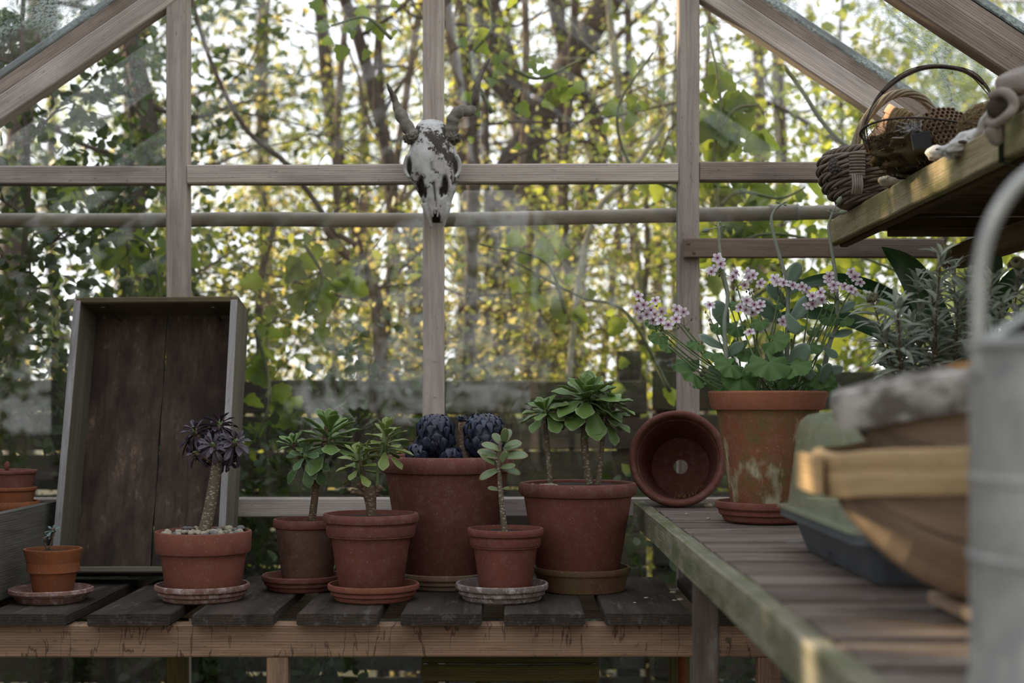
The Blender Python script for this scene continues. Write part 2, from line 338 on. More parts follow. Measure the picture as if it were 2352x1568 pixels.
# ------------------------------------------------------------------ mesh helpers
class MB:
    """collects geometry for ONE mesh object; gc is the grain / blade coordinate"""
    def __init__(s): s.v = []; s.f = []; s.g = []
    def add(s, vs_, fs, gs=None):
        o = len(s.v); s.v.extend([tuple(x) for x in vs_]); s.f.extend([tuple(i + o for i in f) for f in fs])
        s.g.extend([tuple(x) for x in (gs if gs is not None else vs_)])
    def beam(s, p0, p1, w, h, up=(0, 0, 1), bev=.003, seg=4, wob=0.0, sd=0.0):
        p0, p1 = Vector(p0), Vector(p1); ax = (p1 - p0); L = ax.length; ax.normalize()
        up = Vector(up); side = ax.cross(up)
        if side.length < 1e-4: side = ax.cross(Vector((1, 0, 0)))
        side.normalize(); up = side.cross(ax).normalized()
        hw, hh = w / 2, h / 2; bv = min(bev, hw * .4, hh * .4)
        sec = [(-hw + bv, -hh), (hw - bv, -hh), (hw, -hh + bv), (hw, hh - bv), (hw - bv, hh), (-hw + bv, hh), (-hw, hh - bv), (-hw, -hh + bv)]
        V, G, Fc = [], [], []; off = sd * 3.7 + (p0.x * 1.3 + p0.y * 2.1 + p0.z * 1.7)
        for i in range(seg + 1):
            t = i / seg; c = p0 + ax * L * t
            for a, q in sec:
                dx = dy = 0
                if wob:
                    nn = noise.noise_vector(Vector((t * L * 5 + off, a * 9, q * 9 + off))); dx = nn.x * wob; dy = nn.y * wob
                V.append(c + side * (a + dx) + up * (q + dy)); G.append((t * L + off, a + off * .13, q))
        for i in range(seg):
            for k in range(8):
                k2 = (k + 1) % 8; Fc.append((i * 8 + k, i * 8 + k2, (i + 1) * 8 + k2, (i + 1) * 8 + k))
        Fc.append(tuple(range(7, -1, -1))); Fc.append(tuple(seg * 8 + k for k in range(8)))
        s.add(V, Fc, G); return s
    def tube(s, pts, r, n=8, cap=True, flat=1.0, gx=0):
        pts = [Vector(p) for p in pts]; m = len(pts)
        rs = r if hasattr(r, '__len__') else [r] * m
        t0 = (pts[1] - pts[0]).normalized(); u = t0.orthogonal().normalized(); V, G, Fc = [], [], []; L = 0
        for i, p in enumerate(pts):
            t = (pts[min(i + 1, m - 1)] - pts[max(i - 1, 0)])
            if t.length < 1e-9: t = t0
            t = t.normalized(); u = (u - t * u.dot(t))
            if u.length < 1e-6: u = t.orthogonal()
            u.normalize(); w_ = t.cross(u)
            if i: L += (p - pts[i - 1]).length
            for k in range(n):
                a = 2 * PI * k / n; V.append(p + (u * math.cos(a) + w_ * math.sin(a) * flat) * rs[i]); G.append((gx, rs[i] * math.cos(a), L) if gx else (L, rs[i] * math.cos(a), rs[i] * math.sin(a)))
        for i in range(m - 1):
            for k in range(n):
                k2 = (k + 1) % n; Fc.append((i * n + k, i * n + k2, (i + 1) * n + k2, (i + 1) * n + k))
        if cap: Fc.append(tuple(range(n - 1, -1, -1))); Fc.append(tuple((m - 1) * n + k for k in range(n)))
        s.add(V, Fc, G); return s
    def lathe(s, prof, c=(0, 0, 0), n=48, M=None, jit=0.0, sd=0, cap=True):
        V, Fc = [], []; M = M or Matrix.Translation(Vector(c)); m = len(prof)
        for i, (r, z) in enumerate(prof):
            for k in range(n):
                a = 2 * PI * k / n
                j = 1 + jit * noise.noise(Vector((math.cos(a) * 2 + sd, math.sin(a) * 2, z * 12 + sd))) if jit else 1
                zz = z + (jit * .04 * noise.noise(Vector((math.cos(a) * 2, math.sin(a) * 2 + sd, 3))) if jit else 0)
                V.append(M @ Vector((r * j * math.cos(a), r * j * math.sin(a), zz)))
        for i in range(m - 1):
            for k in range(n):
                k2 = (k + 1) % n; Fc.append((i * n + k, i * n + k2, (i + 1) * n + k2, (i + 1) * n + k))
        if cap and prof[0][0] > 1e-4: Fc.append(tuple(range(n - 1, -1, -1)))
        if cap and prof[-1][0] > 1e-4: Fc.append(tuple((m - 1) * n + k for k in range(n)))
        s.add(V, Fc); return s
    def blob(s, c, r, sc_=(1, 1, 1), nz=.15, fr=2.0, sub=2, rot=None, sd=0, g=None):
        import bmesh
        bm = bmesh.new(); bmesh.ops.create_icosphere(bm, subdivisions=sub, radius=1.0)
        R = rot or Matrix.Identity(3); V = []
        for v in bm.verts:
            p = v.co * (1 + nz * noise.noise(v.co * fr + Vector((sd, sd * 1.7, sd * .3))))
            p = Vector((p.x * sc_[0], p.y * sc_[1], p.z * sc_[2])) * r; V.append(Vector(c) + R @ p)
        s.add(V, [tuple(v.index for v in f.verts) for f in bm.faces], [g] * len(V) if g else None); bm.free(); return s
    def build(s, name, mat, parent=None, smooth=False, ang=None, label=None, off=None):
        o = Vector(off) if off is not None else (Vector(parent_loc(parent)) if parent else Vector((0, 0, 0)))
        me = bpy.data.meshes.new(name); me.from_pydata([tuple(Vector(v) - o) for v in s.v], [], s.f)
        fin(me, np.array(s.g, dtype=np.float32), mat, smooth, ang)
        return link(name, me, parent, o, label)
def fin(me, g, mat, smooth=False, ang=None):
    at = me.attributes.new('gc', 'FLOAT_VECTOR', 'POINT'); at.data.foreach_set('vector', np.ascontiguousarray(g, dtype=np.float32).ravel())
    me.materials.append(MATS[mat])
    if smooth:
        me.polygons.foreach_set('use_smooth', np.ones(len(me.polygons), dtype=bool))
        if ang: me.set_sharp_from_angle(angle=math.radians(ang))
    me.update()
WL = {}
def parent_loc(p): return WL.get(p.name, Vector((0, 0, 0)))
def link(name, me, parent, wloc, label=None):
    o = bpy.data.objects.new(name, me); C.objects.link(o)
    if parent:
        o.parent = parent; o.location = Vector(wloc) - parent_loc(parent)
    else: o.location = wloc
    WL[o.name] = Vector(wloc)
    if label: o['label'] = label
    return o
def inst(name, me, parent, M):
    """another piece with shared mesh data; M is its world matrix"""
    o = bpy.data.objects.new(name, me); C.objects.link(o); o.parent = parent
    o.matrix_basis = Matrix.Translation(-parent_loc(parent)) @ M
    return o
def thing(name, loc, label, cat, group=None, kind=None):
    o = bpy.data.objects.new(name, None); C.objects.link(o); o.location = loc; WL[o.name] = Vector(loc); o.empty_display_size = .05
    if kind: o['kind'] = kind
    else: o['label'] = label; o['category'] = cat
    if group: o['group'] = group
    return o
def tag(o, label, cat, group=None, kind=None):
    o['label'] = label; o['category'] = cat
    if group: o['group'] = group
    if kind: o['kind'] = kind
    return o
def mesh_only(name, mb, mat, smooth=True, ang=None):
    me = bpy.data.meshes.new(name); me.from_pydata([tuple(v) for v in mb.v], [], mb.f); fin(me, np.array(mb.g), mat, smooth, ang); return me
def curve(pts, n=12):
    """Catmull-Rom through pts"""
    pts = [Vector(p) for p in pts]; q = [pts[0] * 2 - pts[1]] + pts + [pts[-1] * 2 - pts[-2]]; out = []
    for i in range(1, len(q) - 2):
        for k in range(n):
            t = k / n; a, b_, c, d = q[i - 1], q[i], q[i + 1], q[i + 2]
            out.append(.5 * ((2 * b_) + (c - a) * t + (2 * a - 5 * b_ + 4 * c - d) * t * t + (3 * b_ - a - 3 * c + d) * t ** 3))
    out.append(pts[-1]); return out
def lerp(a, b, t): return a + (b - a) * t

# ------------------------------------------------------------------ the greenhouse shell
WY = 3.38                                  # inner face of the posts of the end wall
XR = (1000 - CX) * 3.4 / F                 # ridge above the middle post
RZ = CZ + 1.375; SL = .66                  # underside of the ridge, roof slope
EX_L, EX_R = XR - 1.345, XR + 1.345
Y_END = -1.6
SLL = .683
def rz(X): return RZ - (SL if X > XR else SLL) * abs(X - XR)
PXS = {}
back = thing('wall_back', (XR, WY, 0), '', '', kind='structure')
POSTS = [(405, -.0), (995, .0), (1583, 0)]
POSTX = [(x - CX) * WY / F for x in (405, 995, 1583)]
for i, X in enumerate([EX_L + .02] + POSTX + [EX_R - .035]):
    w_ = .050 if i < 4 else .06
    top = rz(X) + (.035 if i in (1, 3) else .06 if i == 2 else -.02)
    MB().beam((X, WY + .025, 0), (X, WY + .025, top), w_, .05, up=(0, 1, 0), wob=.0012, seg=14).build('post', 'frame_wood', back)
    if 0 < i < 4: MB().beam((X, WY + .058, 0), (X, WY + .058, top), .028, .02, up=(0, 1, 0), seg=4).build('glazing_rebate', 'frame_wood_dark', back)
X0, X1, X2, X3, X4 = EX_L + .02, *POSTX, EX_R - .035
def rail(xa, xb, ya, yb, h0, h1, d=WY + .022, dep=.04, mat='frame_wood', **k_):
    za, zb = CZ - (ya - HY) * WY / F, CZ - (yb - HY) * WY / F
    MB().beam((xa, d, za), (xb, d, zb), dep, h0, wob=.0010, seg=12).build('rail', mat, back)
rail(X0 + .025, X1 - .026, 401, 401, .043, 0, mat='frame_wood')
rail(X1 + .026, X3 - .026, 400, 396, .045, 0, d=WY + .018, mat='frame_wood')
rail(X3 + .026, X4 - .03, 392, 394, .045, 0, mat='frame_wood_dark')
for a, b_ in ((X0, X1), (X1, X2), (X2, X3), (X3, X4)):
    rail(a + .026, b_ - .026, 1166, 1166, .045, 0, d=WY + .03)
    MB().beam((a + .026, WY + .04, .06), (b_ - .026, WY + .04, .06), .05, .12, seg=4).build('sill', 'frame_wood_dark', back)
# end rafters, a groove splits each into two flat faces, with a grey glazing strip on top
def rafter(Y, parent, side, w_=.045, nm='rafter'):
    X_e = EX_L if side < 0 else EX_R
    a = Vector((XR + side * .02, Y, rz(XR + side * .02))); e_ = Vector((X_e, Y, rz(X_e)))
    n_ = Vector((side * (SL if side > 0 else SLL), 0, 1)).normalized()
    if Y > 3: n_h = .052
    else: n_h = .048
    lo = MB().beam(a + n_ * (n_h / 2), e_ + n_ * (n_h / 2), w_, n_h, up=n_, wob=.001, seg=12); lo.build(nm, 'frame_wood' if Y > 3 else 'frame_wood_dark', parent)
    q = n_h + .0165
    MB().beam(a + n_ * q + Vector((0, .004, 0)), e_ + n_ * q + Vector((0, .004, 0)), w_ * .86, .032, up=n_, wob=.001, seg=12).build(nm, 'frame_wood_dark', parent)
    q = n_h + .042
    MB().beam(a + n_ * q, e_ + n_ * q, w_ * .8, .017, up=n_, seg=2).build('glazing_strip', 'glazing_strip', parent)
for s_ in (-1, 1): rafter(WY + .02, back, s_)
# glass of the end wall: one pane in every opening
def pane(pts, parent, mat='glass', name='pane', thick=None):
    c = sum((Vector(p) for p in pts), Vector()) / len(pts)
    n_ = (Vector(pts[1]) - Vector(pts[0])).cross(Vector(pts[2]) - Vector(pts[0])).normalized() * .0015
    k = len(pts); mb = MB()
    mb.add([Vector(p) + n_ for p in pts] + [Vector(p) - n_ for p in pts],
           [tuple(range(k)), tuple(range(2 * k - 1, k - 1, -1))] + [(i, i + k, (i + 1) % k + k, (i + 1) % k) for i in range(k)])
    return mb.build(name, mat, parent)
GY = WY + .062
Zt = CZ + (925 - 400) * WY / F; Zm = CZ - (1166 - 925) * WY / F
for i, (a, b_) in enumerate(((X0, X1), (X1, X2), (X2, X3), (X3, X4))):
    a2, b2 = a + .012, b_ - .012; j = [0, .001, -.001, .0015][i]
    pane([(a2, GY + j, .12), (b2, GY, .12), (b2, GY + j, Zm), (a2, GY, Zm)], back)
    pane([(a2, GY, Zm), (b2, GY + j, Zm), (b2, GY, Zt), (a2, GY + j * 2, Zt)], back)
    top = [(a2, GY + j, Zt), (b2, GY, Zt), (b2, GY, max(rz(b2) + .03, Zt + .01)), (a2, GY + j, max(rz(a2) + .03, Zt + .01))]
    pane(top, back)
# side walls
for nm, X_, s_ in (('wall_left', EX_L, -1), ('wall_right', EX_R, 1)):
    wl = thing(nm, (X_, 1, 0), '', '', kind='structure')
    MB().beam((X_, Y_END, rz(X_) - .01), (X_, WY + .04, rz(X_) - .01), .06, .07, seg=10, wob=.001).build('eaves_plate', 'frame_wood_dark', wl)
    MB().beam((X_, Y_END, .06), (X_, WY, .06), .06, .12, seg=8).build('sill', 'frame_wood_dark', wl)
    MB().beam((X_, Y_END, Zm), (X_, WY, Zm), .04, .045, seg=8).build('rail', 'frame_wood', wl)
    ys = [2.74, 2.08, 1.42, .76, .10, -.56, -1.22]
    for Y in ys: MB().beam((X_, Y, .12), (X_, Y, rz(X_) - .045), .045, .045, up=(0, 1, 0), seg=8, wob=.001).build('post', 'frame_wood', wl)
    yy = [WY] + ys + [Y_END]
    for a, b_ in zip(yy[:-1], yy[1:]):
        xg = X_ + s_ * .028
        pane([(xg, a, .12), (xg, b_, .12), (xg, b_, Zm), (xg, a, Zm)], wl)
        pane([(xg, a, Zm), (xg, b_, Zm), (xg, b_, rz(X_) - .04), (xg, a, rz(X_) - .04)], wl)
# roof
roof = thing('ceiling', (XR, 1, RZ), '', '', kind='structure')
MB().beam((XR, Y_END, RZ + .03), (XR, WY + .04, RZ + .03), .03, .10, seg=8).build('ridge_beam', 'frame_wood', roof)
RY = [2.735, 2.08, 1.42, .76, .10, -.56, -1.22]
for Y in RY:
    for s_ in (-1, 1): rafter(Y, roof, s_)
yy = [WY + .03] + RY + [Y_END]
for s_ in (-1, 1):
    X_e = XR + s_ * 1.40; n_ = Vector((s_ * (SL if s_ > 0 else SLL), 0, 1)).normalized() * .083
    for a, b_ in zip(yy[:-1], yy[1:]):
        for u0, u1 in ((0.0, .52), (.5, 1.0)):
            xa, xb = lerp(XR, X_e, u0), lerp(XR, X_e, u1); o_ = n_ + Vector((0, 0, .003 if u0 == 0 else 0))
            pane([Vector((xa, a, rz(xa))) + o_, Vector((xb, a, rz(xb))) + o_, Vector((xb, b_, rz(xb))) + o_, Vector((xa, b_, rz(xa))) + o_], roof, 'roof_glass')
# the gable behind the camera, with a door
fr = thing('wall_front', (XR, Y_END, 0), '', '', kind='structure')
for X in (EX_L + .02, XR - .62, XR - .3, XR + .32, XR + .72, EX_R - .02):
    MB().beam((X, Y_END, 0), (X, Y_END, rz(X)), .05, .05, up=(0, 1, 0), seg=6).build('post', 'frame_wood', fr)
for z in (.06, Zm, Zt): MB().beam((EX_L, Y_END, z), (EX_R, Y_END, z), .045, .05 if z > .1 else .12, seg=6).build('rail', 'frame_wood', fr)
for s_ in (-1, 1): rafter(Y_END, fr, s_)
pts = [EX_L + .02, XR, EX_R - .02]
for a, b_ in zip(pts[:-1], pts[1:]):
    pane([(a, Y_END - .03, .1), (b_, Y_END - .03, .1), (b_, Y_END - .03, rz(b_) + .02), (a, Y_END - .03, rz(a) + .02)], fr)
fl = MB(); fl.add([(EX_L - .05, Y_END - .05, .0), (EX_R + .05, Y_END - .05, .0), (EX_R + .05, WY + .1, .0), (EX_L - .05, WY + .1, .0),
                   (EX_L - .05, Y_END - .05, -.05), (EX_R + .05, Y_END - .05, -.05), (EX_R + .05, WY + .1, -.05), (EX_L - .05, WY + .1, -.05)],
                  [(0, 1, 2, 3), (7, 6, 5, 4), (0, 4, 5, 1), (1, 5, 6, 2), (2, 6, 7, 3), (3, 7, 4, 0)])
o = fl.build('floor', 'floor_stone'); o['kind'] = 'structure'
g = MB(); n_ = 40
for iy in range(n_ + 1):
    for ix in range(n_ + 1):
        x = -45 + 90 * ix / n_; y = -30 + 100 * iy / n_
        far = max(0, (math.hypot(x, y - 2) - 7)) * .02
        g.v.append((x, y, -.06 + far * (1 + noise.noise(Vector((x * .2, y * .2, 0)))))); g.g.append((x, y, 0))
for iy in range(n_):
    for ix in range(n_): a = iy * (n_ + 1) + ix; g.f.append((a, a + 1, a + n_ + 2, a + n_ + 1))
o = g.build('ground', 'ground', smooth=True); o['kind'] = 'structure'
# shelf batten screwed across the right bay
zb = CZ + (925 - 570) * (WY - .012) / F
bt = MB().beam(P(1570, 570, WY - .012), P(2166, 570, WY - .012), .02, .046, wob=.001, seg=12).build('trim_1', 'batten_wood'); bt['kind'] = 'structure'
for px, py in ((1581, 558), (1594, 580)):
    c = P(px, py, WY - .022)
    MB().lathe([(0, 0), (.0045, 0), (.004, .0015), (.0015, .002), (0, .001)], M=Matrix.Translation(c) @ Matrix.Rotation(PI / 2, 4, 'X'), n=10).build('screw', 'screw', bt, smooth=True, ang=30)
# galvanised staples in the middle post
for py in (829, 911):
    c = P(999, py, WY - .001); MB().tube([c + Vector((-.004, 0, 0)), c + Vector((-.003, -.002, 0)), c + Vector((.003, -.002, 0)), c + Vector((.004, 0, 0))], .0007, 6).build('staple', 'pipe_clip', back)
# the round pole outside the glass
po = thing('round_pole', P(1176, 498, WY + .14), 'long round weathered grey pole running across behind the glass panes, above the plants', 'pole')
pts = [P(x, y + (1.5 * math.sin(x * .01)), WY + .14) for x, y in ((-420, 509), (0, 506), (300, 506), (560, 504), (900, 505), (1176, 503), (1560, 494), (1900, 487), (2400, 478))]
MB().tube(curve(pts, 5), .0178, 14).build('rod', 'pole', po, smooth=True, ang=60)
for px in (1770, 1832):
    c = P(px, 487.5, WY + .14); MB().tube([c - Vector((.003, 0, 0)), c + Vector((.003, 0, 0))], .0205, 14).build('clip', 'pipe_clip' if px > 1800 else 'pole', po, smooth=True, ang=40)
c = P(1800, 487, WY + .14); MB().tube([c - Vector((.03, 0, 0)), c + Vector((.03, 0, 0))], .0192, 14).build('sleeve', 'pole', po, smooth=True, ang=40)

# ------------------------------------------------------------------ outside: fence, trees, leaves
def leaf_cloud(name, cen, size, mat, parent, asp=.72, droop=.3, label=None, zmin=None):
    """thousands of small folded leaves as one part"""
    n = len(cen)
    d = rng.normal(size=(n, 3)); d[:, 2] -= droop; d /= np.linalg.norm(d, axis=1)[:, None]
    u = rng.normal(size=(n, 3)); u -= d * (u * d).sum(1)[:, None]; u /= np.linalg.norm(u, axis=1)[:, None]
    w_ = np.cross(d, u)
    L = size * rng.uniform(.55, 1.35, n)[:, None]; W = L * asp * .5
    fold = .25
    p0 = cen; p1 = cen + d * L * .35 + u * W * .9 + w_ * W * fold; p2 = cen + d * L * .72 + u * W * .8 + w_ * W * fold
    p3 = cen + d * L; p4 = cen + d * L * .72 - u * W * .8 + w_ * W * fold; p5 = cen + d * L * .35 - u * W * .9 + w_ * W * fold
    V = np.stack([p0, p1, p2, p3, p4, p5], 1).reshape(-1, 3)
    o = np.array(parent_loc(parent)) if parent else np.zeros(3)
    V = (V - o).astype(np.float32)
    b6 = (np.arange(n) * 6)[:, None]
    Q = np.concatenate([b6 + np.array([[0, 1, 2, 3]]), b6 + np.array([[0, 3, 4, 5]])], 1).reshape(-1, 4)
    me = bpy.data.meshes.new(name)
    me.vertices.add(len(V)); me.vertices.foreach_set('co', V.ravel())
    me.loops.add(Q.size); me.loops.foreach_set('vertex_index', Q.ravel().astype(np.int32))
    me.polygons.add(len(Q)); me.polygons.foreach_set('loop_start', (np.arange(len(Q)) * 4).astype(np.int32))
    me.update(calc_edges=True)
    g = np.zeros((n, 6, 3), dtype=np.float32); g[:, :, 2] = rng.random(n)[:, None]
    fin(me, g.reshape(-1, 3), mat)
    ob = link(name, me, parent, Vector(o), label); ob['kind'] = 'stuff'
    return ob

def sunhole(c, pad=.02):
    """keep the leaves clear of the few gaps where low sun reaches the bench and shelf"""
    keep = np.ones(len(c), bool)
    for q, r in GAPS:
        d = c - np.array(q)[None]; s_ = np.array(SUN)
        t = d @ s_; dist = np.linalg.norm(d - t[:, None] * s_[None], axis=1)
        keep &= ~((dist < r + pad) & (t > 0))
    return c[keep]
GAPS = [((.288, 1.36, .95), .06), ((.30, 1.45, .965), .03), ((.32, 1.50, 1.138), .03), ((.35, 1.53, 1.06), .012), ((.40, 1.53, .97), .02),
        ((.736, 2.79, 1.60), .03), ((.736, 2.42, 1.60), .04), ((.736, 2.60, 1.60), .01)]

def tree(name, label, X, Y, H, r0, lean=(0, 0), nb=7, z0=.25, spread=1.0, lsize=.05, nl=3500, mat='foliage_green', bark='bark_brown', cat='tree', group=None, sd=0, sig=.16, thin=.5, wig=.12, asp=.72, up=.5):
    R = random.Random(sd * 31 + 5)
    t = thing(name, (X, Y, -.05), label, cat, group)
    pts = []
    for i in range(9):
        k = i / 8; pts.append(Vector((X + lean[0] * k + wig * noise.noise(Vector((sd * 3.1, k * 3, 0))) * (k > 0), Y + lean[1] * k + wig * noise.noise(Vector((sd * 1.3, k * 3, 9))) * (k > 0), -.06 + H * k)))
    tp = curve(pts, 3)
    MB().tube(tp, [lerp(r0, r0 * (1 - thin), i / (len(tp) - 1)) for i in range(len(tp))], 9).build('trunk', bark, t, smooth=True)
    bm_ = MB(); cen = []
    for b_ in range(nb):
        k = lerp(z0, 1.0, (b_ + R.random() * .7) / nb); k = min(k, .99)
        base = tp[int(k * (len(tp) - 1))]
        az = R.random() * 2 * PI; ln = spread * R.uniform(.5, 1.1)
        d = Vector((math.cos(az), math.sin(az) * .6, R.uniform(.0, 1) * up)).normalized()
        bp = [base]; 
        for q in range(6):
            d = (d + Vector((R.gauss(0, .16), R.gauss(0, .16), R.gauss(.03, .14)))).normalized(); bp.append(bp[-1] + d * ln / 6)
        rb = r0 * .28 * (1 - k * .5)
        rb = max(rb, .004)
        bm_.tube(bp, [lerp(rb, .002, q / 6) for q in range(7)], 5)
        for q in range(1, 7):
            if R.random() < .85:
                td = (d + Vector((R.gauss(0, .8), R.gauss(0, .6), R.gauss(0, .7)))).normalized(); tl = ln * R.uniform(.18, .45)
                tw = [bp[q], bp[q] + td * tl * .5 + Vector((0, 0, R.gauss(0, .02))), bp[q] + td * tl]
                bm_.tube(tw, [.004, .0028, .0012], 4)
                for s_ in (.35, .7, 1.0): cen.append(bp[q].lerp(tw[2], s_))
            cen.append(bp[q])
    bm_.build('branches', 'twig' if bark != 'bark_dark' else 'bark_dark', t)
    if nl:
        cen = np.array([tuple(c) for c in cen]); idx = rng.integers(0, len(cen), nl)
        pos = cen[idx] + rng.normal(size=(nl, 3)) * sig * np.array([1, 1, .8]) * rng.uniform(.3, 1.2, (nl, 1))
        pos = pos[(pos[:, 1] > WY + .3) | (pos[:, 0] < EX_L - .3) | (pos[:, 0] > EX_R + .3) | (pos[:, 1] < Y_END - .3)]
        leaf_cloud('foliage', sunhole(pos), lsize, mat, t, asp=asp)
    return t

def at(px, d): return (px - CX) * d / F
# fence of waney boards behind the end wall
FY = 4.35
for pi_, (xa, xb) in enumerate(((-2.6, -.95), (-.95, .42), (.42, 2.3))):
    lab = ['dark weathered board fence panel outside at the left, half hidden by leaves',
           'dark weathered board fence panel outside behind the black succulents and middle post',
           'dark rough board fence panel outside behind the tipped pot and tall flowering plant'][pi_]
    t = thing('board_fence', ((xa + xb) / 2, FY, -.05), lab, 'fence', 'fence panels outside the end wall')
    z = .0
    for k in range(11):
        h = random.uniform(.105, .135); top = 1.29 + [-.02, .0, .012][pi_]
        if z + h > top: h = top - z
        if h < .03: break
        dy = random.uniform(-.012, .012)
        MB().beam((xa + .01, FY + dy, z + h / 2), (xb - .01, FY + dy + random.uniform(-.01, .01), z + h / 2 + random.uniform(-.006, .006)), .022, h - random.uniform(.006, .02), wob=.006, seg=16, sd=k).build('board', 'fence_wood', t)
        z += h
    for x in (xa + .06, xb - .06): MB().beam((x, FY + .055, -.06), (x, FY + .055, 1.36), .07, .07, up=(0, 1, 0), seg=6, wob=.003).build('fence_post', 'fence_wood', t)

# thin poles of the coppice beyond the fence
stems = [(1176, 5.4, .018, 'bark_brown'), (1300, 5.8, .022, 'bark_dark'), (1393, 6.2, .020, 'bark_brown'), (1462, 5.6, .017, 'bark_pale'), (1500, 7.0, .026, 'bark_brown'),
         (1540, 6.6, .02, 'bark_pale'), (1240, 7.2, .03, 'bark_dark'), (1090, 6.4, .022, 'bark_dark'), (930, 5.9, .020, 'bark_brown'), (860, 6.8, .024, 'bark_dark'), (750, 6.2, .02, 'bark_brown'), (330, 6.2, .03, 'bark_dark'), (1640, 6.0, .014, 'bark_brown')]
for i, (px, d, r, bk) in enumerate(stems):
    X = at(px, d)
    nb_ = ['brown pole-like sapling seen just right of the middle post', 'dark thin sapling rising straight between the middle and right posts', 'straight brown sapling midway between the middle and right posts',
           'pale thin sapling left of the right post, second from it', 'brown sapling close behind the pale ones beside the right post', 'pale thin sapling nearest the left side of the right post',
           'dark thicker sapling behind the pair right of the skull', 'dark sapling directly right of the hanging horned skull', 'brown sapling just left of the middle post', 'dark sapling left of the middle post, second from it',
           'brown sapling above the green succulents in the second bay', 'dark broad sapling behind the leaning crate and left post', 'thin brown sapling just right of the right post'][i]
    ls = -.02 if px < 1000 else .0
    tree('sapling', nb_, X, d, 4.2, r, lean=(random.uniform(-.25, .15), 0), nb=9, z0=.22, spread=.75, lsize=.031 if px > 1000 else .028, nl=760 if px > 700 else 1400,
         mat=['foliage_lime', 'foliage_green', 'foliage_yellow'][i % 3], bark=bk, group='thin saplings beyond the fence', sd=i + 3, sig=.13, thin=.35)
# bigger trees further off
big = [(1330, 9.0, 5.6, .13, (-.9, 0), 'bark_dark', 'foliage_yellow', 'dark leaning tree trunk behind the saplings, crossing the upper pane right of the middle post', 5200),
       (1735, 8.0, 5.0, .052, (.25, 0), 'bark_pale', 'foliage_lime', 'pale greenish tree trunk rising just right of the right post', 2300),
       (1050, 8.5, 5.6, .085, (.15, 0), 'bark_dark', 'foliage_green', 'dark tree trunk standing behind the middle post, right of it', 3600),
       (900, 8.8, 5.6, .06, (-.45, 0), 'bark_dark', 'foliage_yellow', 'dark tree leaning left in the upper pane beside the left horn', 2600),
       (560, 9.5, 5.8, .06, (.35, 0), 'bark_brown', 'foliage_green', 'brown tree with open crown right of the left post', 2600),
       (330, 9.0, 5.8, .10, (-.2, 0), 'bark_dark', 'foliage_dark', 'thick dark tree just left of the left post', 3800),
       (60, 8.0, 5.6, .09, (.2, 0), 'bark_dark', 'foliage_dark', 'dark leafy tree at the far left edge outside', 5200),
       (2150, 9.0, 5.6, .05, (.2, 0), 'bark_dark', 'foliage_green', 'dark thin tree behind the shelf and wicker basket', 2600),
       (2420, 8.0, 5.2, .07, (-.1, 0), 'bark_brown', 'foliage_lime', 'bushy yellow green tree at the right edge behind the shelf', 3800)]
for i, (px, d, H, r, ln, bk, mt, lb, nl) in enumerate(big):
    tree('tree', lb, at(px, d), d, H, r, lean=ln, nb=15, z0=.25, spread=1.5, lsize=.048, nl=int(nl * (.66 if px < 1600 else .42)), mat=mt, bark=bk, sd=i + 40, sig=.24, thin=.4, wig=.3, group='trees beyond the fence')
# bare twiggy thicket on the right where white sky shows
for i, (px, d) in enumerate(((1800, 6.5), (1950, 7.2))):
    tree('twiggy_bush', ['thin twiggy bush with few leaves right of the pale trunk', 'sparse twiggy bush under the right rafter, behind the basket'][i], at(px, d), d, 3.6, .016, nb=16, z0=.15, spread=.9, lsize=.045, nl=750, mat='foliage_lime', bark='bark_dark', cat='bush', sd=70 + i, sig=.12)
# bushes just beyond the fence: bright lit leaves low right, dark ones left
bush = [(-1.45, 5.3, 2.6, 'foliage_dark', 5200, .05, 'dark leafy bush outside behind the left bay, left half'), (-.85, 5.0, 1.9, 'foliage_green', 4200, .045, 'green bush outside behind the leaning crate'),
        (-.45, 5.6, 2.0, 'foliage_yellow', 2600, .04, 'loose sunlit bush outside above the green succulents'), (.10, 5.2, 1.75, 'foliage_yellow', 4200, .036, 'yellow green bush outside above the black succulents'),
        (.55, 5.5, 2.1, 'foliage_lime', 3600, .036, 'bright lime bush outside above the branched succulent'), (1.05, 5.4, 1.9, 'foliage_lime', 3800, .045, 'bright green bush outside behind the tall flowering plant'),
        (1.55, 5.0, 2.3, 'foliage_lime', 3600, .055, 'bright green bush outside behind the silvery shrub'), (2.1, 5.6, 2.6, 'foliage_lime', 3600, .06, 'bright green bush outside at the far right edge')]
for i, (X, Y, H, mt, nl, ls, lb) in enumerate(bush):
    tree('bush', lb, X, Y, H, .02, nb=16, z0=.1, spread=.75, lsize=ls * .74, nl=int(nl * 1.0), mat=mt, bark='bark_dark', cat='bush', group='bushes beyond the fence', sd=90 + i, sig=.17, up=.8)
# climbers hard against the outside of the glass on the left, low down, and under the bench
for i, (X, Y, H, nl, lb) in enumerate(((-1.35, 3.95, 2.5, 4200, 'dark ivy mass outside the pane at the far left'), (-.95, 4.05, 1.5, 2600, 'low dark leafy climber outside behind the leaning crate'),
                              (-.55, 4.0, 1.25, 1500, 'low dark climber outside between crate and green succulents'), (.0, 4.0, .85, 1200, 'low dark weeds outside below the bench, middle bay'), (.8, 4.0, .85, 1200, 'low dark weeds outside below the right bench'))):
    tree('climber', lb, X, Y, H, .012, nb=14, z0=.05, spread=.42, lsize=.038, nl=int(nl * .85), mat='foliage_dark', bark='bark_dark', cat='climber', sd=120 + i, sig=.10, up=.9)
ORD = 'first second third fourth fifth sixth seventh eighth ninth tenth eleventh twelfth thirteenth fourteenth fifteenth sixteenth seventeenth eighteenth'.split()
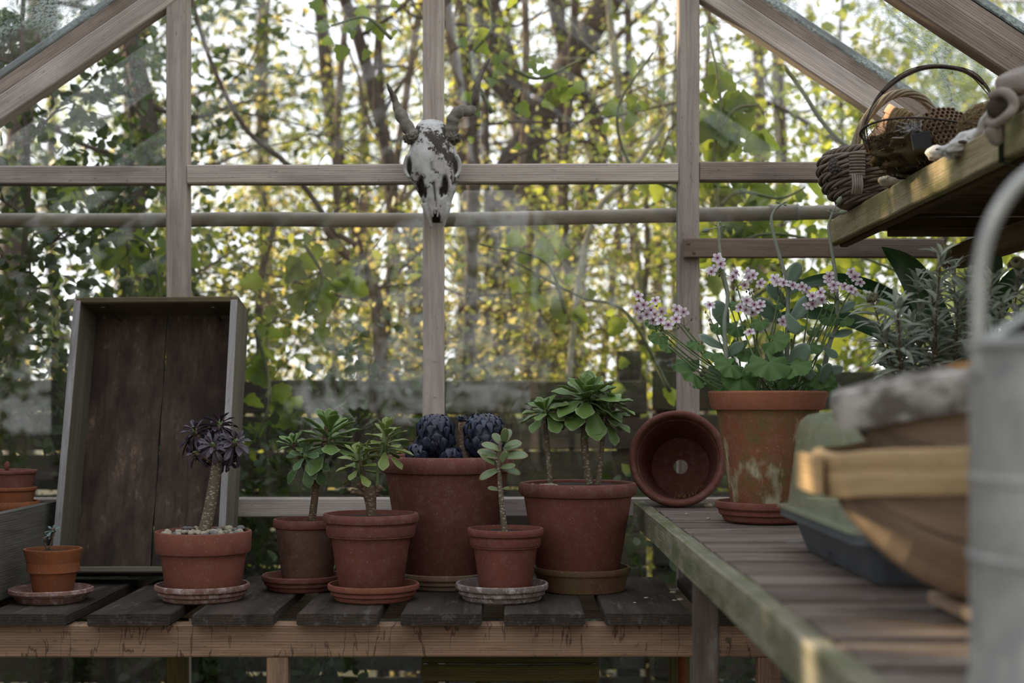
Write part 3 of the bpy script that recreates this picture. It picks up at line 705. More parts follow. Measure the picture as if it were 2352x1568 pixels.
# far woodland as a soft backdrop all round
for i in range(18):
    a = lerp(-.62, .62, (i + .5) / 18); R_ = random.uniform(15, 22); X, Y = R_ * math.sin(a), R_ * math.cos(a)
    tree('distant_tree', 'distant soft tree in the woodland beyond the fence, %s from the left' % ORD[i], X, Y, random.uniform(4.5, 7.0), .12, nb=14, z0=.12, spread=2.0, lsize=.10, nl=1400 if i < 11 else 750, mat=['foliage_yellow', 'foliage_green', 'foliage_lime'][i % 3], bark='bark_dark', group='distant woodland trees', sd=150 + i, sig=.45)
# trees behind the camera and to the sides: they shade the house and show in the glass
k = 0
for (X, Y, H) in ((-5.5, -7, 3.2), (-2.5, -8.5, 3.4), (.5, -8.5, 2.3), (3.5, -9, 2.8), (6.5, -6, 3.2), (6.5, -2, 5.5), (6.2, 2, 5.5), (5.2, 5.5, 5)):
    tree('garden_tree', 'leafy garden tree behind the camera, %s of eight counted round the house' % ORD[k], X, Y, H, .12, nb=16, z0=.15, spread=1.9, lsize=.17, nl=1500, mat='foliage_green', bark='bark_dark', group='trees around the greenhouse', sd=200 + k, sig=.5); k += 1
# added hedge, out of view: blocks low sun except through the cut gaps
hd = thing('sun_block_hedge', (-3.3, 3.0, -.05), 'added unseen dark hedge left of the greenhouse, blocking low sun except through cut gaps', 'hedge')
tr = MB()
for y_ in (1.6, 2.3, 2.85, 3.75, 4.12, 5.3): tr.tube([(-3.3, y_, -.06), (-3.3, y_, 3.5)], [.05, .02], 6)
tr.build('stems', 'bark_dark', hd)
N = 17000; c = np.stack([rng.normal(-3.25, .22, N), rng.uniform(1.3, 5.6, N), rng.uniform(0, 3.75, N)], 1)
leaf_cloud('foliage', sunhole(c, .095), .17, 'foliage_sun_block', hd, asp=.8)

# single leaves near the glass, big enough to pick out
def leafmesh(name, mat, L=1., W=.8, nu=7, nv=5, prof=None, cup=.15, bend=.25, tip=0.0, th=.0, ruf=0., lob=0.):
    """blade along +X, width Y, face up Z; gc = (along, |across|, random)"""
    mb = MB(); top = []; prof = prof or (lambda u: math.sin(PI * min(1, u) ** .8) ** .75)
    V, G = [], []
    for i in range(nu + 1):
        u = i / nu; hw = W / 2 * prof(u)
        if lob: hw *= 1 + lob * math.sin(u * 16)
        for j in range(nv + 1):
            v = 2 * j / nv - 1
            x = L * u; y = hw * v; z = cup * W * (v * v) * (prof(u)) - bend * L * u * u + tip * L * max(0, u - .8) * 5 + ruf * math.sin(u * 14 + v * 2) * abs(v)
            V.append((x, y, z)); G.append((u, max(abs(v), (u - .9) * 10 if u > .9 else 0), 0))
    n1 = nv + 1; Fc = [(i * n1 + j, (i + 1) * n1 + j, (i + 1) * n1 + j + 1, i * n1 + j + 1) for i in range(nu) for j in range(nv)]
    if th:
        k = len(V); V2 = [(x, y, z - th * L * (1 - abs(2 * (idx % n1) / nv - 1) ** 3 * .85) * math.sin(PI * min(.98, max(.08, (idx // n1) / nu)))) for idx, (x, y, z) in enumerate(V)]
        mb.add(V + V2, Fc + [tuple(q + k for q in reversed(f)) for f in Fc], G + G)
        b_ = [(i * n1, (i + 1) * n1) for i in range(nu)]; e_ = [(i * n1 + nv, (i + 1) * n1 + nv) for i in range(nu)]
        mb.f += [(a, a + k, c_ + k, c_) for a, c_ in b_] + [(c_, c_ + k, a + k, a) for a, c_ in e_]
        mb.f += [(j + 1, j + 1 + k, j + k, j) for j in range(nv)] + [(nu * n1 + j, nu * n1 + j + k, nu * n1 + j + 1 + k, nu * n1 + j + 1) for j in range(nv)]
    else: mb.add(V, Fc, G)
    return mesh_only(name, mb, mat)
vleaf = [leafmesh('leaf', 'vine_leaf', W=.9, bend=b_, cup=.12, lob=.16, nu=9, nv=4, ruf=.02, prof=lambda u: min(1, (u * 5) ** .5) * (1 - u) ** .55 * 1.25) for b_ in (.15, .3, .45)]
def orient(p, d, n_, s_):
    x = Vector(d).normalized(); z = Vector(n_); z = (z - x * z.dot(x)).normalized(); y = z.cross(x)
    M = Matrix((x, y, z)).transposed().to_4x4()
    return Matrix.Translation(Vector(p)) @ M @ Matrix.Diagonal((s_, s_, s_, 1))
def vine(label, paths, nper, size, sd, thorn=False):
    R = random.Random(sd); t = thing('climbing_vine', Vector(paths[0][0]), label, 'climber', 'leafy stems just outside the glass')
    m = MB()
    for p in paths:
        cc = curve(p, 8); m.tube(cc, [lerp(.006, .003, i / len(cc)) for i in range(len(cc))], 6)
    m.build('stem', 'vine_stem', t, smooth=True)
    for p in paths:
        cc = curve(p, 8)
        for i in range(nper):
            q = cc[int(R.random() * (len(cc) - 1))] + Vector((R.gauss(0, .05), abs(R.gauss(0, .04)), R.gauss(0, .05)))
            d = Vector((R.gauss(0, .7), R.gauss(0, .4), -.8)); n2 = Vector((R.gauss(0, .5), -1, R.gauss(.3, .5)))
            inst('leaf', R.choice(vleaf), t, orient(q, d, n2, size * R.uniform(.6, 1.35)))
    return t
D = 3.9
vine('climber with large pale green leaves outside the pane right of the right post', [[P(1660, 560, D), P(1640, 380, D), P(1655, 230, D), P(1625, 60, D)], [P(1655, 470, D), P(1700, 440, D), P(1790, 455, D), P(1850, 430, D)], [P(1650, 300, D), P(1690, 250, D), P(1745, 240, D)]], 26, .060, 1)
vine('leafy climber outside behind the shelf batten and cotyledon stems', [[P(1640, 620, D), P(1740, 540, D), P(1900, 560, D), P(2100, 640, D)], [P(1700, 700, D), P(1830, 640, D), P(2000, 720, D), P(2200, 640, D)]], 42, .055, 2)
D = 4.0
vine('climber with round green leaves outside in the pane left of the right post', [[P(1540, 900, D), P(1440, 720, D), P(1330, 680, D), P(1180, 600, D)], [P(1560, 440, D), P(1450, 380, D), P(1420, 250, D), P(1500, 120, D)], [P(1300, 720, D), P(1250, 600, D), P(1100, 560, D)]], 13, .050, 3)
vine('climber with green leaves outside the upper pane behind the horned skull', [[P(1130, 260, D), P(1080, 140, D), P(1130, 60, D), P(1100, -60, D)], [P(1180, 160, D), P(1240, 180, D), P(1330, 140, D)], [P(900, 90, D), P(840, 40, D), P(760, 60, D)]], 15, .040, 4)
vine('dark leafy climber outside on the left, beside the left post', [[P(180, 420, D), P(230, 520, D), P(340, 560, D), P(370, 690, D)], [P(590, 760, D), P(620, 900, D), P(590, 1010, D)], [P(700, 560, D), P(740, 640, D), P(700, 720, D)]], 30, .055, 5)
# thorny bramble arching behind the right rafter
t = thing('bramble_stem', P(1960, 345, 3.62), 'thorny green bramble stem slanting down behind the right end rafter', 'bramble')
cc = curve([P(1800, 150, 3.62), P(1850, 220, 3.62), P(1885, 275, 3.62), P(1925, 320, 3.62), P(1965, 352, 3.62), P(2040, 430, 3.62)], 6)
MB().tube(cc, .0055, 8).build('stem', 'vine_stem', t, smooth=True)
for k in range(3, len(cc) - 3, 4):
    s_ = 1 if k % 8 < 4 else -1; MB().tube([cc[k], cc[k] + Vector((.012 * s_, 0, .006 * s_ - .003))], [.0025, .0003], 5).build('thorn', 'vine_stem', t)

# leaning dark trunks and bare boughs in front of the woodland, each rooted beyond the fence
for lb, pp, d, r0, bk in (('dark crooked bare trunk beside the left horn, running down behind the second bay', [(770, -60), (830, 110), (885, 330), (905, 480), (955, 640), (960, 1100)], 5.6, .032, 'bark_dark'),
                      ('thin dark slanting bough in the upper pane just right of the left post', [(425, -60), (480, 130), (560, 290), (660, 380), (760, 520), (860, 720), (880, 1100)], 4.75, .010, 'bark_dark'),
                      ('forked dark trunk standing above the middle green succulents', [(745, 520), (830, 640), (875, 790), (880, 1100)], 4.9, .022, 'bark_dark'),
                      ('thick dark leaning trunk between the skull and the right post', [(1460, -90), (1330, 110), (1215, 320), (1160, 520), (1120, 1100)], 6.8, .085, 'bark_dark'),
                      ('second thick dark bough leaning the other way near the right post', [(1255, -80), (1300, 120), (1380, 330), (1330, 560), (1300, 1100)], 7.2, .05, 'bark_dark'),
                      ('pale bare slanting stem in the pane left of the right post', [(1600, 120), (1520, 290), (1450, 400), (1330, 640), (1250, 1100)], 4.9, .011, 'bark_pale'),
                      ('dark bare trunk behind the skull horns, right of the middle post', [(1020, -60), (1040, 120), (1075, 260), (1085, 500), (1050, 1100)], 5.0, .022, 'bark_dark'),
                      ('dark branching trunk just left of the left post', [(250, -60), (320, 180), (345, 380), (300, 560), (290, 1100)], 5.3, .045, 'bark_dark'),
                      ('thin dark stem crossing the open sky below the right rafter', [(2300, 380), (2010, 380), (1900, 310), (1740, 240), (1690, 420), (1680, 1100)], 6.0, .012, 'bark_dark')):
    pts = [P(a, b_, d) for a, b_ in pp]; pts[-1].z = -.08
    t = thing('bare_trunk', pts[-1], lb, 'tree trunk', 'leaning trunks beyond the fence'); cc = curve(pts, 8); n = len(cc)
    MB().tube(cc, [r0 * lerp(.7, 1.1, i / n) for i in range(n)], 10).build('trunk', bk, t, smooth=True)
    R = random.Random(int(d * 10) + len(lb))
    for q in range(9):
        i = int(R.uniform(0, n * .75)); dr = Vector((R.gauss(0, 1), R.gauss(0, .4), R.uniform(-.1, .9))).normalized(); L_ = R.uniform(.4, 1.1); bp = [cc[i]]
        for _ in range(6): dr = (dr + Vector((R.gauss(0, .2), R.gauss(0, .1), R.gauss(0, .2)))).normalized(); bp.append(bp[-1] + dr * L_ / 6)
        MB().tube(bp, [max(.003, r0 * .3) * (1 - k / 8) for k in range(7)], 5).build('branch', bk, t)

# ------------------------------------------------------------------ benches
BZ = CZ - .408          # top of the low bench
SZ = CZ - .230          # top of the side bench
fb = thing('potting_bench', (-.3, 3.06, 0), 'low wooden bench along the end wall, dark wide boards on a pale front beam', 'bench')
bx = [(-260, -84), (-40, 152), (200, 390), (440, 628), (680, 868), (920, 1106), (1158, 1344), (1390, 1588), (1632, 1812)]
for i, (a, b_) in enumerate(bx):
    d = 2.75; xa, xb = at(a, d), at(b_, d)
    MB().beam(((xa + xb) / 2, d, BZ - .0115), ((xa + xb) / 2, 3.345 - (.02 * (i % 3)), BZ - .0115 + (.001 * (i % 2))), xb - xa, .023, wob=.0016, seg=12, sd=i).build('board', 'bench_board', fb)
zc = BZ - .0235 - .0335
MB().beam((-1.48, 2.80, zc), (.72, 2.80, zc + .0005), .04, .065, wob=.0014, seg=24, sd=3).build('front_beam', 'bench_beam', fb)
MB().beam((-1.48, 3.30, zc), (.72, 3.30, zc), .04, .065, wob=.001, seg=12).build('back_beam', 'frame_wood_dark', fb)
for px, d, w_, m_ in ((639, 2.80, .042, 'bench_beam'), (1765, 2.80, .045, 'bench_beam'), (408, 3.28, .045, 'green_leg'), (-260, 2.8, .045, 'bench_beam'), (1560, 3.28, .045, 'green_leg')):
    MB().beam((at(px, d), d + (.003 if d < 3 else 0), 0), (at(px, d), d + (.003 if d < 3 else 0), zc - .033), w_, .04, up=(0, 1, 0), wob=.001, seg=10, sd=px).build('leg', m_, fb)
c = P(1672, 1470, 2.778)
MB().lathe([(0, 0), (.006, 0), (.005, .003), (.002, .004), (.0015, .012)], M=Matrix.Translation(c) @ Matrix.Rotation(-PI / 2, 4, 'X'), n=10).build('nail', 'screw', fb, smooth=True, ang=30)
MB().tube(curve([c, c + Vector((.004, -.003, -.012)), c + Vector((.001, -.002, -.026)), c + Vector((-.004, -.002, -.034))], 4), .0007, 5).build('string', 'twig', fb)

sb = thing('slatted_bench', (.7, 2, 0), 'higher slatted bench along the right side with a mossy green front rail', 'bench')
MB().beam((.2985, .62, SZ - .028), (.2985, 3.325, SZ - .028), .027, .056, wob=.0022, seg=40, sd=8).build('front_rail', 'mossy_rail', sb)
MB().beam((1.10, .62, SZ - .045), (1.10, 3.33, SZ - .045), .03, .045, seg=8).build('back_rail', 'slat_wood', sb)
MB().beam((.72, .62, SZ - .045), (.72, 3.33, SZ - .045), .03, .045, seg=8).build('middle_rail', 'slat_wood', sb)
y = .70; k = 0
while y < 3.30:
    wd = .109 + .008 * math.sin(k * 2.3)
    MB().beam((.3135, y + wd / 2, SZ - .011 + .001 * math.sin(k * 1.7)), (1.13, y + wd / 2 + .003 * math.sin(k), SZ - .011 + .0012 * math.cos(k)), wd, .020, wob=.0015, seg=14, sd=k).build('slat', 'slat_wood', sb)
    y += wd + .030; k += 1
MB().beam((.309, 2.27, 0), (.309, 2.27, SZ - .056), .037, .05, up=(0, 1, 0), wob=.0012, seg=12, sd=5).build('leg', 'slat_wood', sb)
for X, Y in ((.309, .75), (1.08, .75), (1.08, 2.27), (1.08, 3.2)): MB().beam((X, Y, 0), (X, Y, SZ - .07), .04, .045, up=(0, 1, 0), seg=4).build('leg', 'slat_wood', sb)

# high shelf
HZ = CZ + .422; HX = .736
sh = thing('high_shelf', (.95, 2.2, HZ), 'high wooden shelf at the upper right with a sunlit mossy front rail', 'shelf')
MB().beam((HX + .011, .5, HZ - .0285), (HX + .011, 3.31, HZ - .0285), .022, .057, wob=.0012, seg=40, sd=4).build('front_rail', 'shelf_rail', sh)
MB().beam((HX + .034, .5, HZ - .046), (HX + .034, 3.30, HZ - .046), .02, .03, seg=10).build('inner_rail', 'shelf_under', sh)
y = .55; k = 0
while y < 3.28:
    MB().beam((HX + .024, y + .04, HZ - .018), (1.135, y + .04, HZ - .018 + .001 * math.sin(k)), .082, .018, wob=.001, seg=6, sd=k).build('slat', 'shelf_under', sh)
    y += .098; k += 1
MB().beam((1.115, .5, HZ - .055), (1.115, 3.31, HZ - .055), .035, .05, wob=.001, seg=10).build('back_rail', 'shelf_under', sh)
for Y in (3.0, 1.7): MB().beam((HX + .06, Y, HZ - .05), (1.13, Y, HZ - .05), .035, .04, seg=4).build('cross_bearer', 'shelf_under', sh)
MB().beam((.99, 3.19, HZ - .098), (.99, 2.2, HZ - .098), .05, .045, wob=.001, seg=8).build('bracket_block', 'shelf_under', sh)
# green strap hooked over the rail
d = HX * F / (2305 - CX); st = MB()
st.tube([(HX - .003, d, HZ + .004), (HX - .003, d, HZ - .062), (HX + .02, d, HZ - .066), (HX + .09, d, HZ - .066)], .011, 4, flat=.22)
st.build('strap', 'steel_green', sh); MB().blob((HX - .006, d, HZ - .03), .003, sub=1).build('rivet', 'pipe_clip', sh)

# ------------------------------------------------------------------ crates
# open crate leaning against the glass
cr_ = thing('wooden_crate', (-.87, 3.2, BZ), 'tall open wooden crate standing on end behind the black-leaved plant, leaning on the glass', 'crate')
def CP(px, py, d): return P(px, py, d)
fl_, fr_ = 3.17, 3.245   # lip depth bottom and top
tl, tr_, bl, br = CP(178, 690, fr_), CP(538, 688, fr_), CP(124, 1322, fl_), CP(505, 1322, fl_)
for q in (bl, br): q.z = BZ + .030
def quadboard(a, b_, t, nrm, mat, name, par, edge=None, seg=14):
    """board between a and b_ running along, thickness t, depth vector nrm"""
    ax = (b_ - a).normalized(); nn = nrm.normalized(); up = ax.cross(nn).normalized()
    MB().beam(a + nrm / 2, b_ + nrm / 2, t if False else nrm.length, t, up=up, wob=.0012, seg=seg).build(name, mat, par)
T_ = .013
inner = Vector((.004, .112, -.022))
quadboard(bl, tl, .016, inner, 'crate_side', 'side', cr_); quadboard(br, tr_, .016, inner, 'crate_side', 'side', cr_)
quadboard(tl + Vector((-.006, .001, .001)), tr_ + Vector((.006, .001, .001)), .014, inner, 'crate_inside_top', 'end', cr_)
quadboard(bl + Vector((.008, 0, .007)), br + Vector((-.008, 0, .007)), .014, inner, 'crate_side', 'end', cr_)
for a, b_ in ((bl, tl), (br, tr_)): MB().beam(a + Vector((0, -.0012, 0)), b_ + Vector((0, -.0012, 0)), .0155, .002, up=(0, 1, 0), wob=.0004, seg=20, bev=.0004).build('worn_edge', 'crate_edge', cr_)
MB().beam(tl + Vector((.008, -.001, .001)), tr_ + Vector((-.008, -.001, .001)), .002, .010, wob=.0005, seg=20, bev=.0004).build('worn_edge', 'crate_inside_top', cr_)
for f0, f1 in ((0.0, .488), (.496, 1.0)):
    b0, b1 = bl.lerp(br, f0) + inner, bl.lerp(br, f1) + inner; t0, t1 = tl.lerp(tr_, f0) + inner, tl.lerp(tr_, f1) + inner
    mb = MB(); V = []; G = []; ns = 10
    for i in range(ns + 1):
        for off in (0, .009):
            for q in (0, 1):
                p = b0.lerp(t0, i / ns).lerp(b1.lerp(t1, i / ns), q) + Vector((.0015 * math.sin(i * 1.7 + q * 2) * (f0 > 0 or q > 0), off, 0)); V.append(p); G.append((i / ns * .63, q * .2 + f0, off))
    Fc = []
    for i in range(ns):
        a = i * 4; Fc += [(a, a + 1, a + 5, a + 4), (a + 3, a + 2, a + 6, a + 7), (a + 1, a + 3, a + 7, a + 5), (a + 2, a, a + 4, a + 6)]
    Fc += [(0, 2, 3, 1), (ns * 4, ns * 4 + 1, ns * 4 + 3, ns * 4 + 2)]
    mb.add(V, Fc, G); mb.build('back_board', 'crate_back', cr_)
for px in (235, 488):       # thin straps under the top end
    a = P(px, 693, fr_) + Vector((0, .004, -.012)); MB().beam(a, a + inner * .9 + Vector((.012 if px < 300 else -.006, 0, -.006)), .007, .002, bev=.0005, seg=1).build('strap', 'bark_dark', cr_)

# grey wooden box at the left edge, pots standing in it
bxo = thing('grey_wooden_box', (-1.3, 3.05, BZ), 'grey weathered wooden box at the left edge of the low bench, holding stacked pots', 'box')
h_ = .182
quadb = [((-1.052, 2.72), (-1.052, 3.30)), ((-1.58, 3.30), (-1.052, 3.30)), ((-1.58, 2.72), (-1.58, 3.30)), ((-1.58, 2.72), (-1.052, 2.72))]
for i, (a, b_) in enumerate(quadb):
    A = Vector((a[0], a[1], BZ + h_ / 2 + .002)); B = Vector((b_[0], b_[1], BZ + h_ / 2 + .002))
    if i % 2: A.x += .007; B.x -= .007
    MB().beam(A, B, .014, h_, wob=.001, seg=10, sd=i).build(['side', 'end'][i % 2], 'grey_box', bxo)
MB().beam((-1.32, 2.73, BZ + .010), (-1.32, 3.29, BZ + .010), .50, .012, seg=2).build('base', 'grey_box', bxo)
# slatted crate under the bench
uc = thing('slatted_crate', (0.02, 3.15, 0), 'dark slatted wooden crate standing on the floor under the low bench', 'crate')
xa, xb = at(968, 3.1), at(1376, 3.1); zt = CZ - (1545 - HY) * 3.1 / F
MB().beam((xa, 3.1, zt), (xb, 3.1, zt), .02, .035, seg=6, wob=.001).build('rail', 'green_leg', uc)
for z in (zt - .30, zt - .57): MB().beam((xa, 3.1, z), (xb, 3.1, z), .02, .035, seg=4).build('rail', 'green_leg', uc)
for x in (xa + .015, xa + .13, xa + .25, xb - .015): MB().beam((x, 3.118, 0.0), (x, 3.118, zt + .01), .025, .012, up=(0, 1, 0), seg=4).build('upright', 'green_leg', uc)
for y_ in (3.14, 3.20, 3.26): MB().beam((xa, y_, zt + .0235), (xb, y_, zt + .0235), .05, .012, seg=4, wob=.001).build('slat', 'green_leg', uc)
for x in (xa + .015, xb - .015): MB().beam((x, 3.28, 0.0), (x, 3.28, zt + .017), .025, .02, up=(0, 1, 0), seg=4).build('upright', 'green_leg', uc)
rr = thing('rusty_rod', P(1570, 1560, 3.0), 'rusty orange metal rod leaning under the low bench beside its right leg', 'rod')
MB().tube([(at(1562, 3.0), 3.0, .0), (at(1568, 3.05), 3.05, BZ - .10)], .009, 8).build('rod', 'rust', rr, smooth=True)
MB().tube([(at(1568, 3.05) - .02, 3.05, BZ - .10), (at(1568, 3.05) + .02, 3.05, BZ - .10)], .007, 8).build('cross_bar', 'rust', rr, smooth=True)

# ------------------------------------------------------------------ pots and saucers
def pot_mesh(rt, rb, h, style):
    """outer profile from base to lip, then down the inside; returns body and rim profiles"""
    t = max(.006, rt * .075)
    if style == 'band':
        zb_ = h * .66; r1 = lerp(rb, rt * .92, .66 / .9)
        body = [(0, 0), (rb * .96, 0), (rb, .004), (r1, zb_), (r1, zb_ + .002)]
        rim = [(r1, zb_), (rt * .965, zb_ + .002), (rt * .98, zb_ + .005), (rt, h - .003), (rt - .001, h - .0005), (rt - t + .002, h), (rt - t, h - .004)]
    elif style == 'smallband':
        zb_ = h * .86; r1 = lerp(rb, rt * .95, .86)
        body = [(0, 0), (rb * .96, 0), (rb, .004), (r1, zb_)]
        rim = [(r1, zb_), (rt * .98, zb_ + .003), (rt, zb_ + .008), (rt, h - .005), (rt * .985, h), (rt - t, h), (rt - t - .001, h - .006)]
    elif style == 'double':
        zb_ = h * .72; r1 = lerp(rb, rt * .90, .72)
        body = [(0, 0), (rb * .96, 0), (rb, .004), (r1, zb_)]
        rim = [(r1, zb_), (rt * .905, zb_ + .003), (rt * .925, zb_ + .006), (rt * .935, h * .85), (rt * .915, h * .865), (rt * .925, h * .885), (rt * .98, h * .90), (rt, h * .935), (rt, h * .97), (rt * .98, h), (rt - t, h), (rt - t - .002, h * .95)]
    elif style == 'roll':
        zb_ = h * .865; r1 = lerp(rb, rt * .94, .9)
        body = [(0, 0), (rb * .96, 0), (rb, .005), (r1 * .998, zb_)]
        rim = [(r1, zb_), (rt * .962, zb_ + h * .012), (rt * .99, zb_ + h * .04), (rt, zb_ + h * .075), (rt * .992, h - h * .02), (rt * .972, h - h * .004), (rt * .95, h), (rt - t * 1.1, h - .002), (rt - t * 1.35, h - .012)]
    elif style == 'flare':
        zb_ = h * .85; r1 = lerp(rb, rt * .90, .85)
        body = [(0, 0), (rb * .96, 0), (rb, .005), (r1, zb_)]
        rim = [(r1, zb_), (rt * .925, zb_ + .001), (rt * .955, zb_ + .008), (rt * .995, h - .008), (rt, h - .003), (rt * .985, h), (rt - t, h), (rt - t - .002, h - .01)]
    else:
        zb_ = h * .5; r1 = lerp(rb, rt, .42)
        body = [(0, 0), (rb * .96, 0), (rb, .003), (r1, zb_), (r1 + .0012, zb_ + .002)]
        rim = [(r1 + .0012, zb_ + .002), (rt * .985, h * .94), (rt, h * .96), (rt, h), (rt - t * .8, h), (rt - t * .8 - .001, h - .006)]
    ri = rim[-1][0]
    inside = [(ri, rim[-1][1]), (lerp(rb - .006, ri, .5), h * .5), (rb - .008, .012), (0, .012)]
    return body, rim, inside
def make_pot(root, c, rt, rb, h, style, mat, rimmat=None, M=None, sd=0, n=64):
    body, rim, ins = pot_mesh(rt, rb, h, style); M = M or Matrix.Translation(Vector(c))
    # cut the rim's inner wall into the inside piece so the pot is one closed shell with its rim on top
    p = MB().lathe(body + [(body[-1][0] - .006, body[-1][1])] + [(min(x, body[-1][0] - .006), min(z, body[-1][1])) for x, z in ins[1:]], M=M, n=n, jit=.006, sd=sd)
    po_ = p.build('pot', mat, root, smooth=True, ang=35)
    r_ = MB().lathe(rim + [(rim[-1][0], rim[0][1] + .001), (rim[0][0] - .004, rim[0][1]), rim[0]], M=M, n=n, jit=.006, sd=sd, cap=False)
    r_.build('rim', rimmat or mat, po_, smooth=True, ang=35)
    return po_
def soil_disc(root, c, r, z, mat='soil', sd=0):
    m = MB(); V = [(c[0], c[1], z + .003)]; Fc = []; nr, na = 7, 28
    for i in range(1, nr + 1):
        for k in range(na):
            a = 2 * PI * k / na; rr_ = r * i / nr; V.append((c[0] + rr_ * math.cos(a), c[1] + rr_ * math.sin(a), z + .004 * noise.noise(Vector((rr_ * 60 * math.cos(a), rr_ * 60 * math.sin(a), sd)))))
    for k in range(na): Fc.append((0, 1 + k, 1 + (k + 1) % na))
    for i in range(nr - 1):
        for k in range(na): a = 1 + i * na; Fc.append((a + k, a + na + k, a + na + (k + 1) % na, a + (k + 1) % na))
    m.add(V, Fc); return m.build('soil', mat, root, smooth=True)
def saucer(label, cx, half, ytop, d, mat, hh=.03, base=None, surf=None, style=0, sd=0, lipmat=None, X=None, cat='saucer'):
    surf = BZ if surf is None else surf
    r = half * d / F; X = at(cx, d) if X is None else X; c = Vector((X, d, surf + .0005)); h = hh
    if style == 0: prof = [(0, 0), (r * .80, 0), (r * .84, h * .08), (r * .87, h * .30), (r * .90, h * .32), (r * .925, h * .38), (r * .93, h * .55), (r * .955, h * .60), (r * .99, h * .68), (r, h * .80), (r * .99, h * .95), (r * .97, h), (r * .94, h * .98), (r * .90, h * .75), (r * .82, .007), (0, .007)]
    elif style == 1: prof = [(0, 0), (r * .84, 0), (r * .87, h * .05), (r * .95, h * .74), (r * .985, h * .76), (r, h * .86), (r * .99, h), (r * .94, h), (r * .9, h * .7), (r * .83, .007), (0, .007)]
    else: prof = [(0, 0), (r * .76, 0), (r * .80, h * .1), (r * .88, h * .5), (r * .95, h * .55), (r, h * .72), (r * .99, h * .94), (r * .95, h), (r * .86, h * .6), (r * .75, .006), (0, .006)]
    o = MB().lathe(prof, c=(0, 0, 0), n=64, jit=.014, sd=sd).build('saucer', mat, None, smooth=True, ang=30)
    o.location = c; WL[o.name] = c
    return tag(o, label, cat, 'clay saucers under the pots')
saucer('mossy dark saucer with a pale chalky rim under the tiniest pot at far left', 117, 95, 1348, 2.93, 'clay_frost', .028, style=2, sd=1)
saucer('pink and white crusted stepped saucer under the black-leaved plant', 465, 108, 1335, 2.95, 'clay_frost', .034, sd=2)
saucer('dark red brown saucer under the brown pot behind the first green succulent', 694, 93, 1310, 3.11, 'clay_mauve', .034, sd=3)
saucer('clean brick red stepped saucer under the middle front pot', 858, 106, 1335, 2.95, 'clay_plain', .035, sd=4)
saucer('green stained saucer under the largest pot, mostly hidden', 1022, 108, 1318, 3.15, 'clay_green', .036, sd=5)
saucer('white crusted stepped saucer under the small jade plant', 1153, 107, 1333, 2.95, 'clay_white', .036, sd=6)
saucer('deep dark brown saucer under the three-stemmed green succulent', 1336, 113, 1300, 3.10, 'clay_moss', .052, style=1, sd=7)
saucer('smooth red stepped saucer on the slatted bench under the flowering plant', 1763, 120, 1150, 2.77, 'clay_red', .040, surf=SZ, sd=8)

RT = {}
def potted(name, label, cat, cx, rh, yr, bh, d, floor, style, mat, rimmat=None, group=None, sd=0):
    """pot on its saucer; cx, rh, yr: centre, half width and height of the rim in the photograph"""
    X = at(cx, d); zr = CZ - (yr - HY) * d / F; z0 = floor; t = thing(name, (X, d, z0), label, cat, group)
    make_pot(t, (X, d, z0), rh * d / F, bh * d / F, zr - z0, style, mat, rimmat, sd=sd)
    return t, X, d, zr, rh * d / F
SF = BZ + .0085
# ------------------------------------------------------------------ leaves shared by the succulents
obov = lambda u: (.22 + .78 * (max(0, u - .05) / .70) ** 1.25 if u < .75 else math.cos((u - .75) / .25 * PI / 2 * .97) ** .62)
def setleaf(mat, W, bend, cup=.10, tip=.05, th=.035, k=3, prof=obov, nu=8, nv=4, wv=.012):
    return [leafmesh('leaf', mat, W=W * f, bend=bend * g_, cup=cup, tip=tip * g_, th=th, nu=nu, nv=nv, prof=prof, ruf=wv) for f, g_ in ((1, 1), (.9, 1.4), (1.08, .7))[:k]]
def rosette(root, c, axis, n, L0, L1, e0, e1, leaves, name='rosette', core='stem_green', dz=.0, R=None, zdrop=0.0, roff=.006, parent_stem=None):
    """n leaves spiral round c; the innermost are short and upright, the outer long and spread"""
    R = R or random.Random(int(c[0] * 1000) + n)
    c = Vector(c); ax = Vector(axis).normalized(); u = ax.orthogonal().normalized(); v = ax.cross(u)
    co = MB().tube([c - ax * (zdrop + .004), c - ax * .002, c + ax * .006], [.0045, .006, .002], 8).build(name, core, root, smooth=True)
    for i in range(n):
        t = i / max(1, n - 1); az = i * 2.39996 + R.gauss(0, .12)
        el = math.radians(lerp(e0, e1, t ** .85) + R.gauss(0, 5)); L = lerp(L0, L1, min(1, t * 1.6) ** .7) * R.uniform(.88, 1.1)
        rd = u * math.cos(az) + v * math.sin(az)
        d = rd * math.cos(el) + ax * math.sin(el); nrm = ax * math.cos(el) - rd * math.sin(el)
        p = c + rd * roff * (.3 + t) - ax * (zdrop * t)
        inst('leaf', R.choice(leaves), co, orient(p, d, nrm + Vector((R.gauss(0, .08), R.gauss(0, .08), 0)), L))
    return co

# 1 tiny plant in plain orange pot
t, X, Y, zr, r = potted('potted_sedum', 'tiny grey green succulent in a small thin-rimmed orange clay pot, far left', 'potted plant', 122, 65, 1259, 43, 2.94, SF - .001, 'plain', 'clay_orange', 'clay_orange', 'potted succulents on the low bench', 1)
soil_disc(t, (X, Y), r * .9, zr - .008)
sl = setleaf('sedum_leaf', .45, .2, nu=5, nv=4, k=2)
MB().tube(curve([P(108, 1262, Y), P(104, 1245, Y), P(113, 1232, Y)], 4), .0025, 7).tube(curve([P(112, 1262, Y), P(120, 1240, Y), P(122, 1220, Y)], 4), .0022, 7).build('stem', 'stem_brown', t, smooth=True)
rosette(t, P(113, 1230, Y), (-.2, -.3, 1), 10, .008, .013, 70, -30, sl, roff=.001, core='stem_brown')
rosette(t, P(122, 1218, Y), (.1, -.3, 1), 14, .008, .017, 80, -20, sl, roff=.001, core='stem_brown')
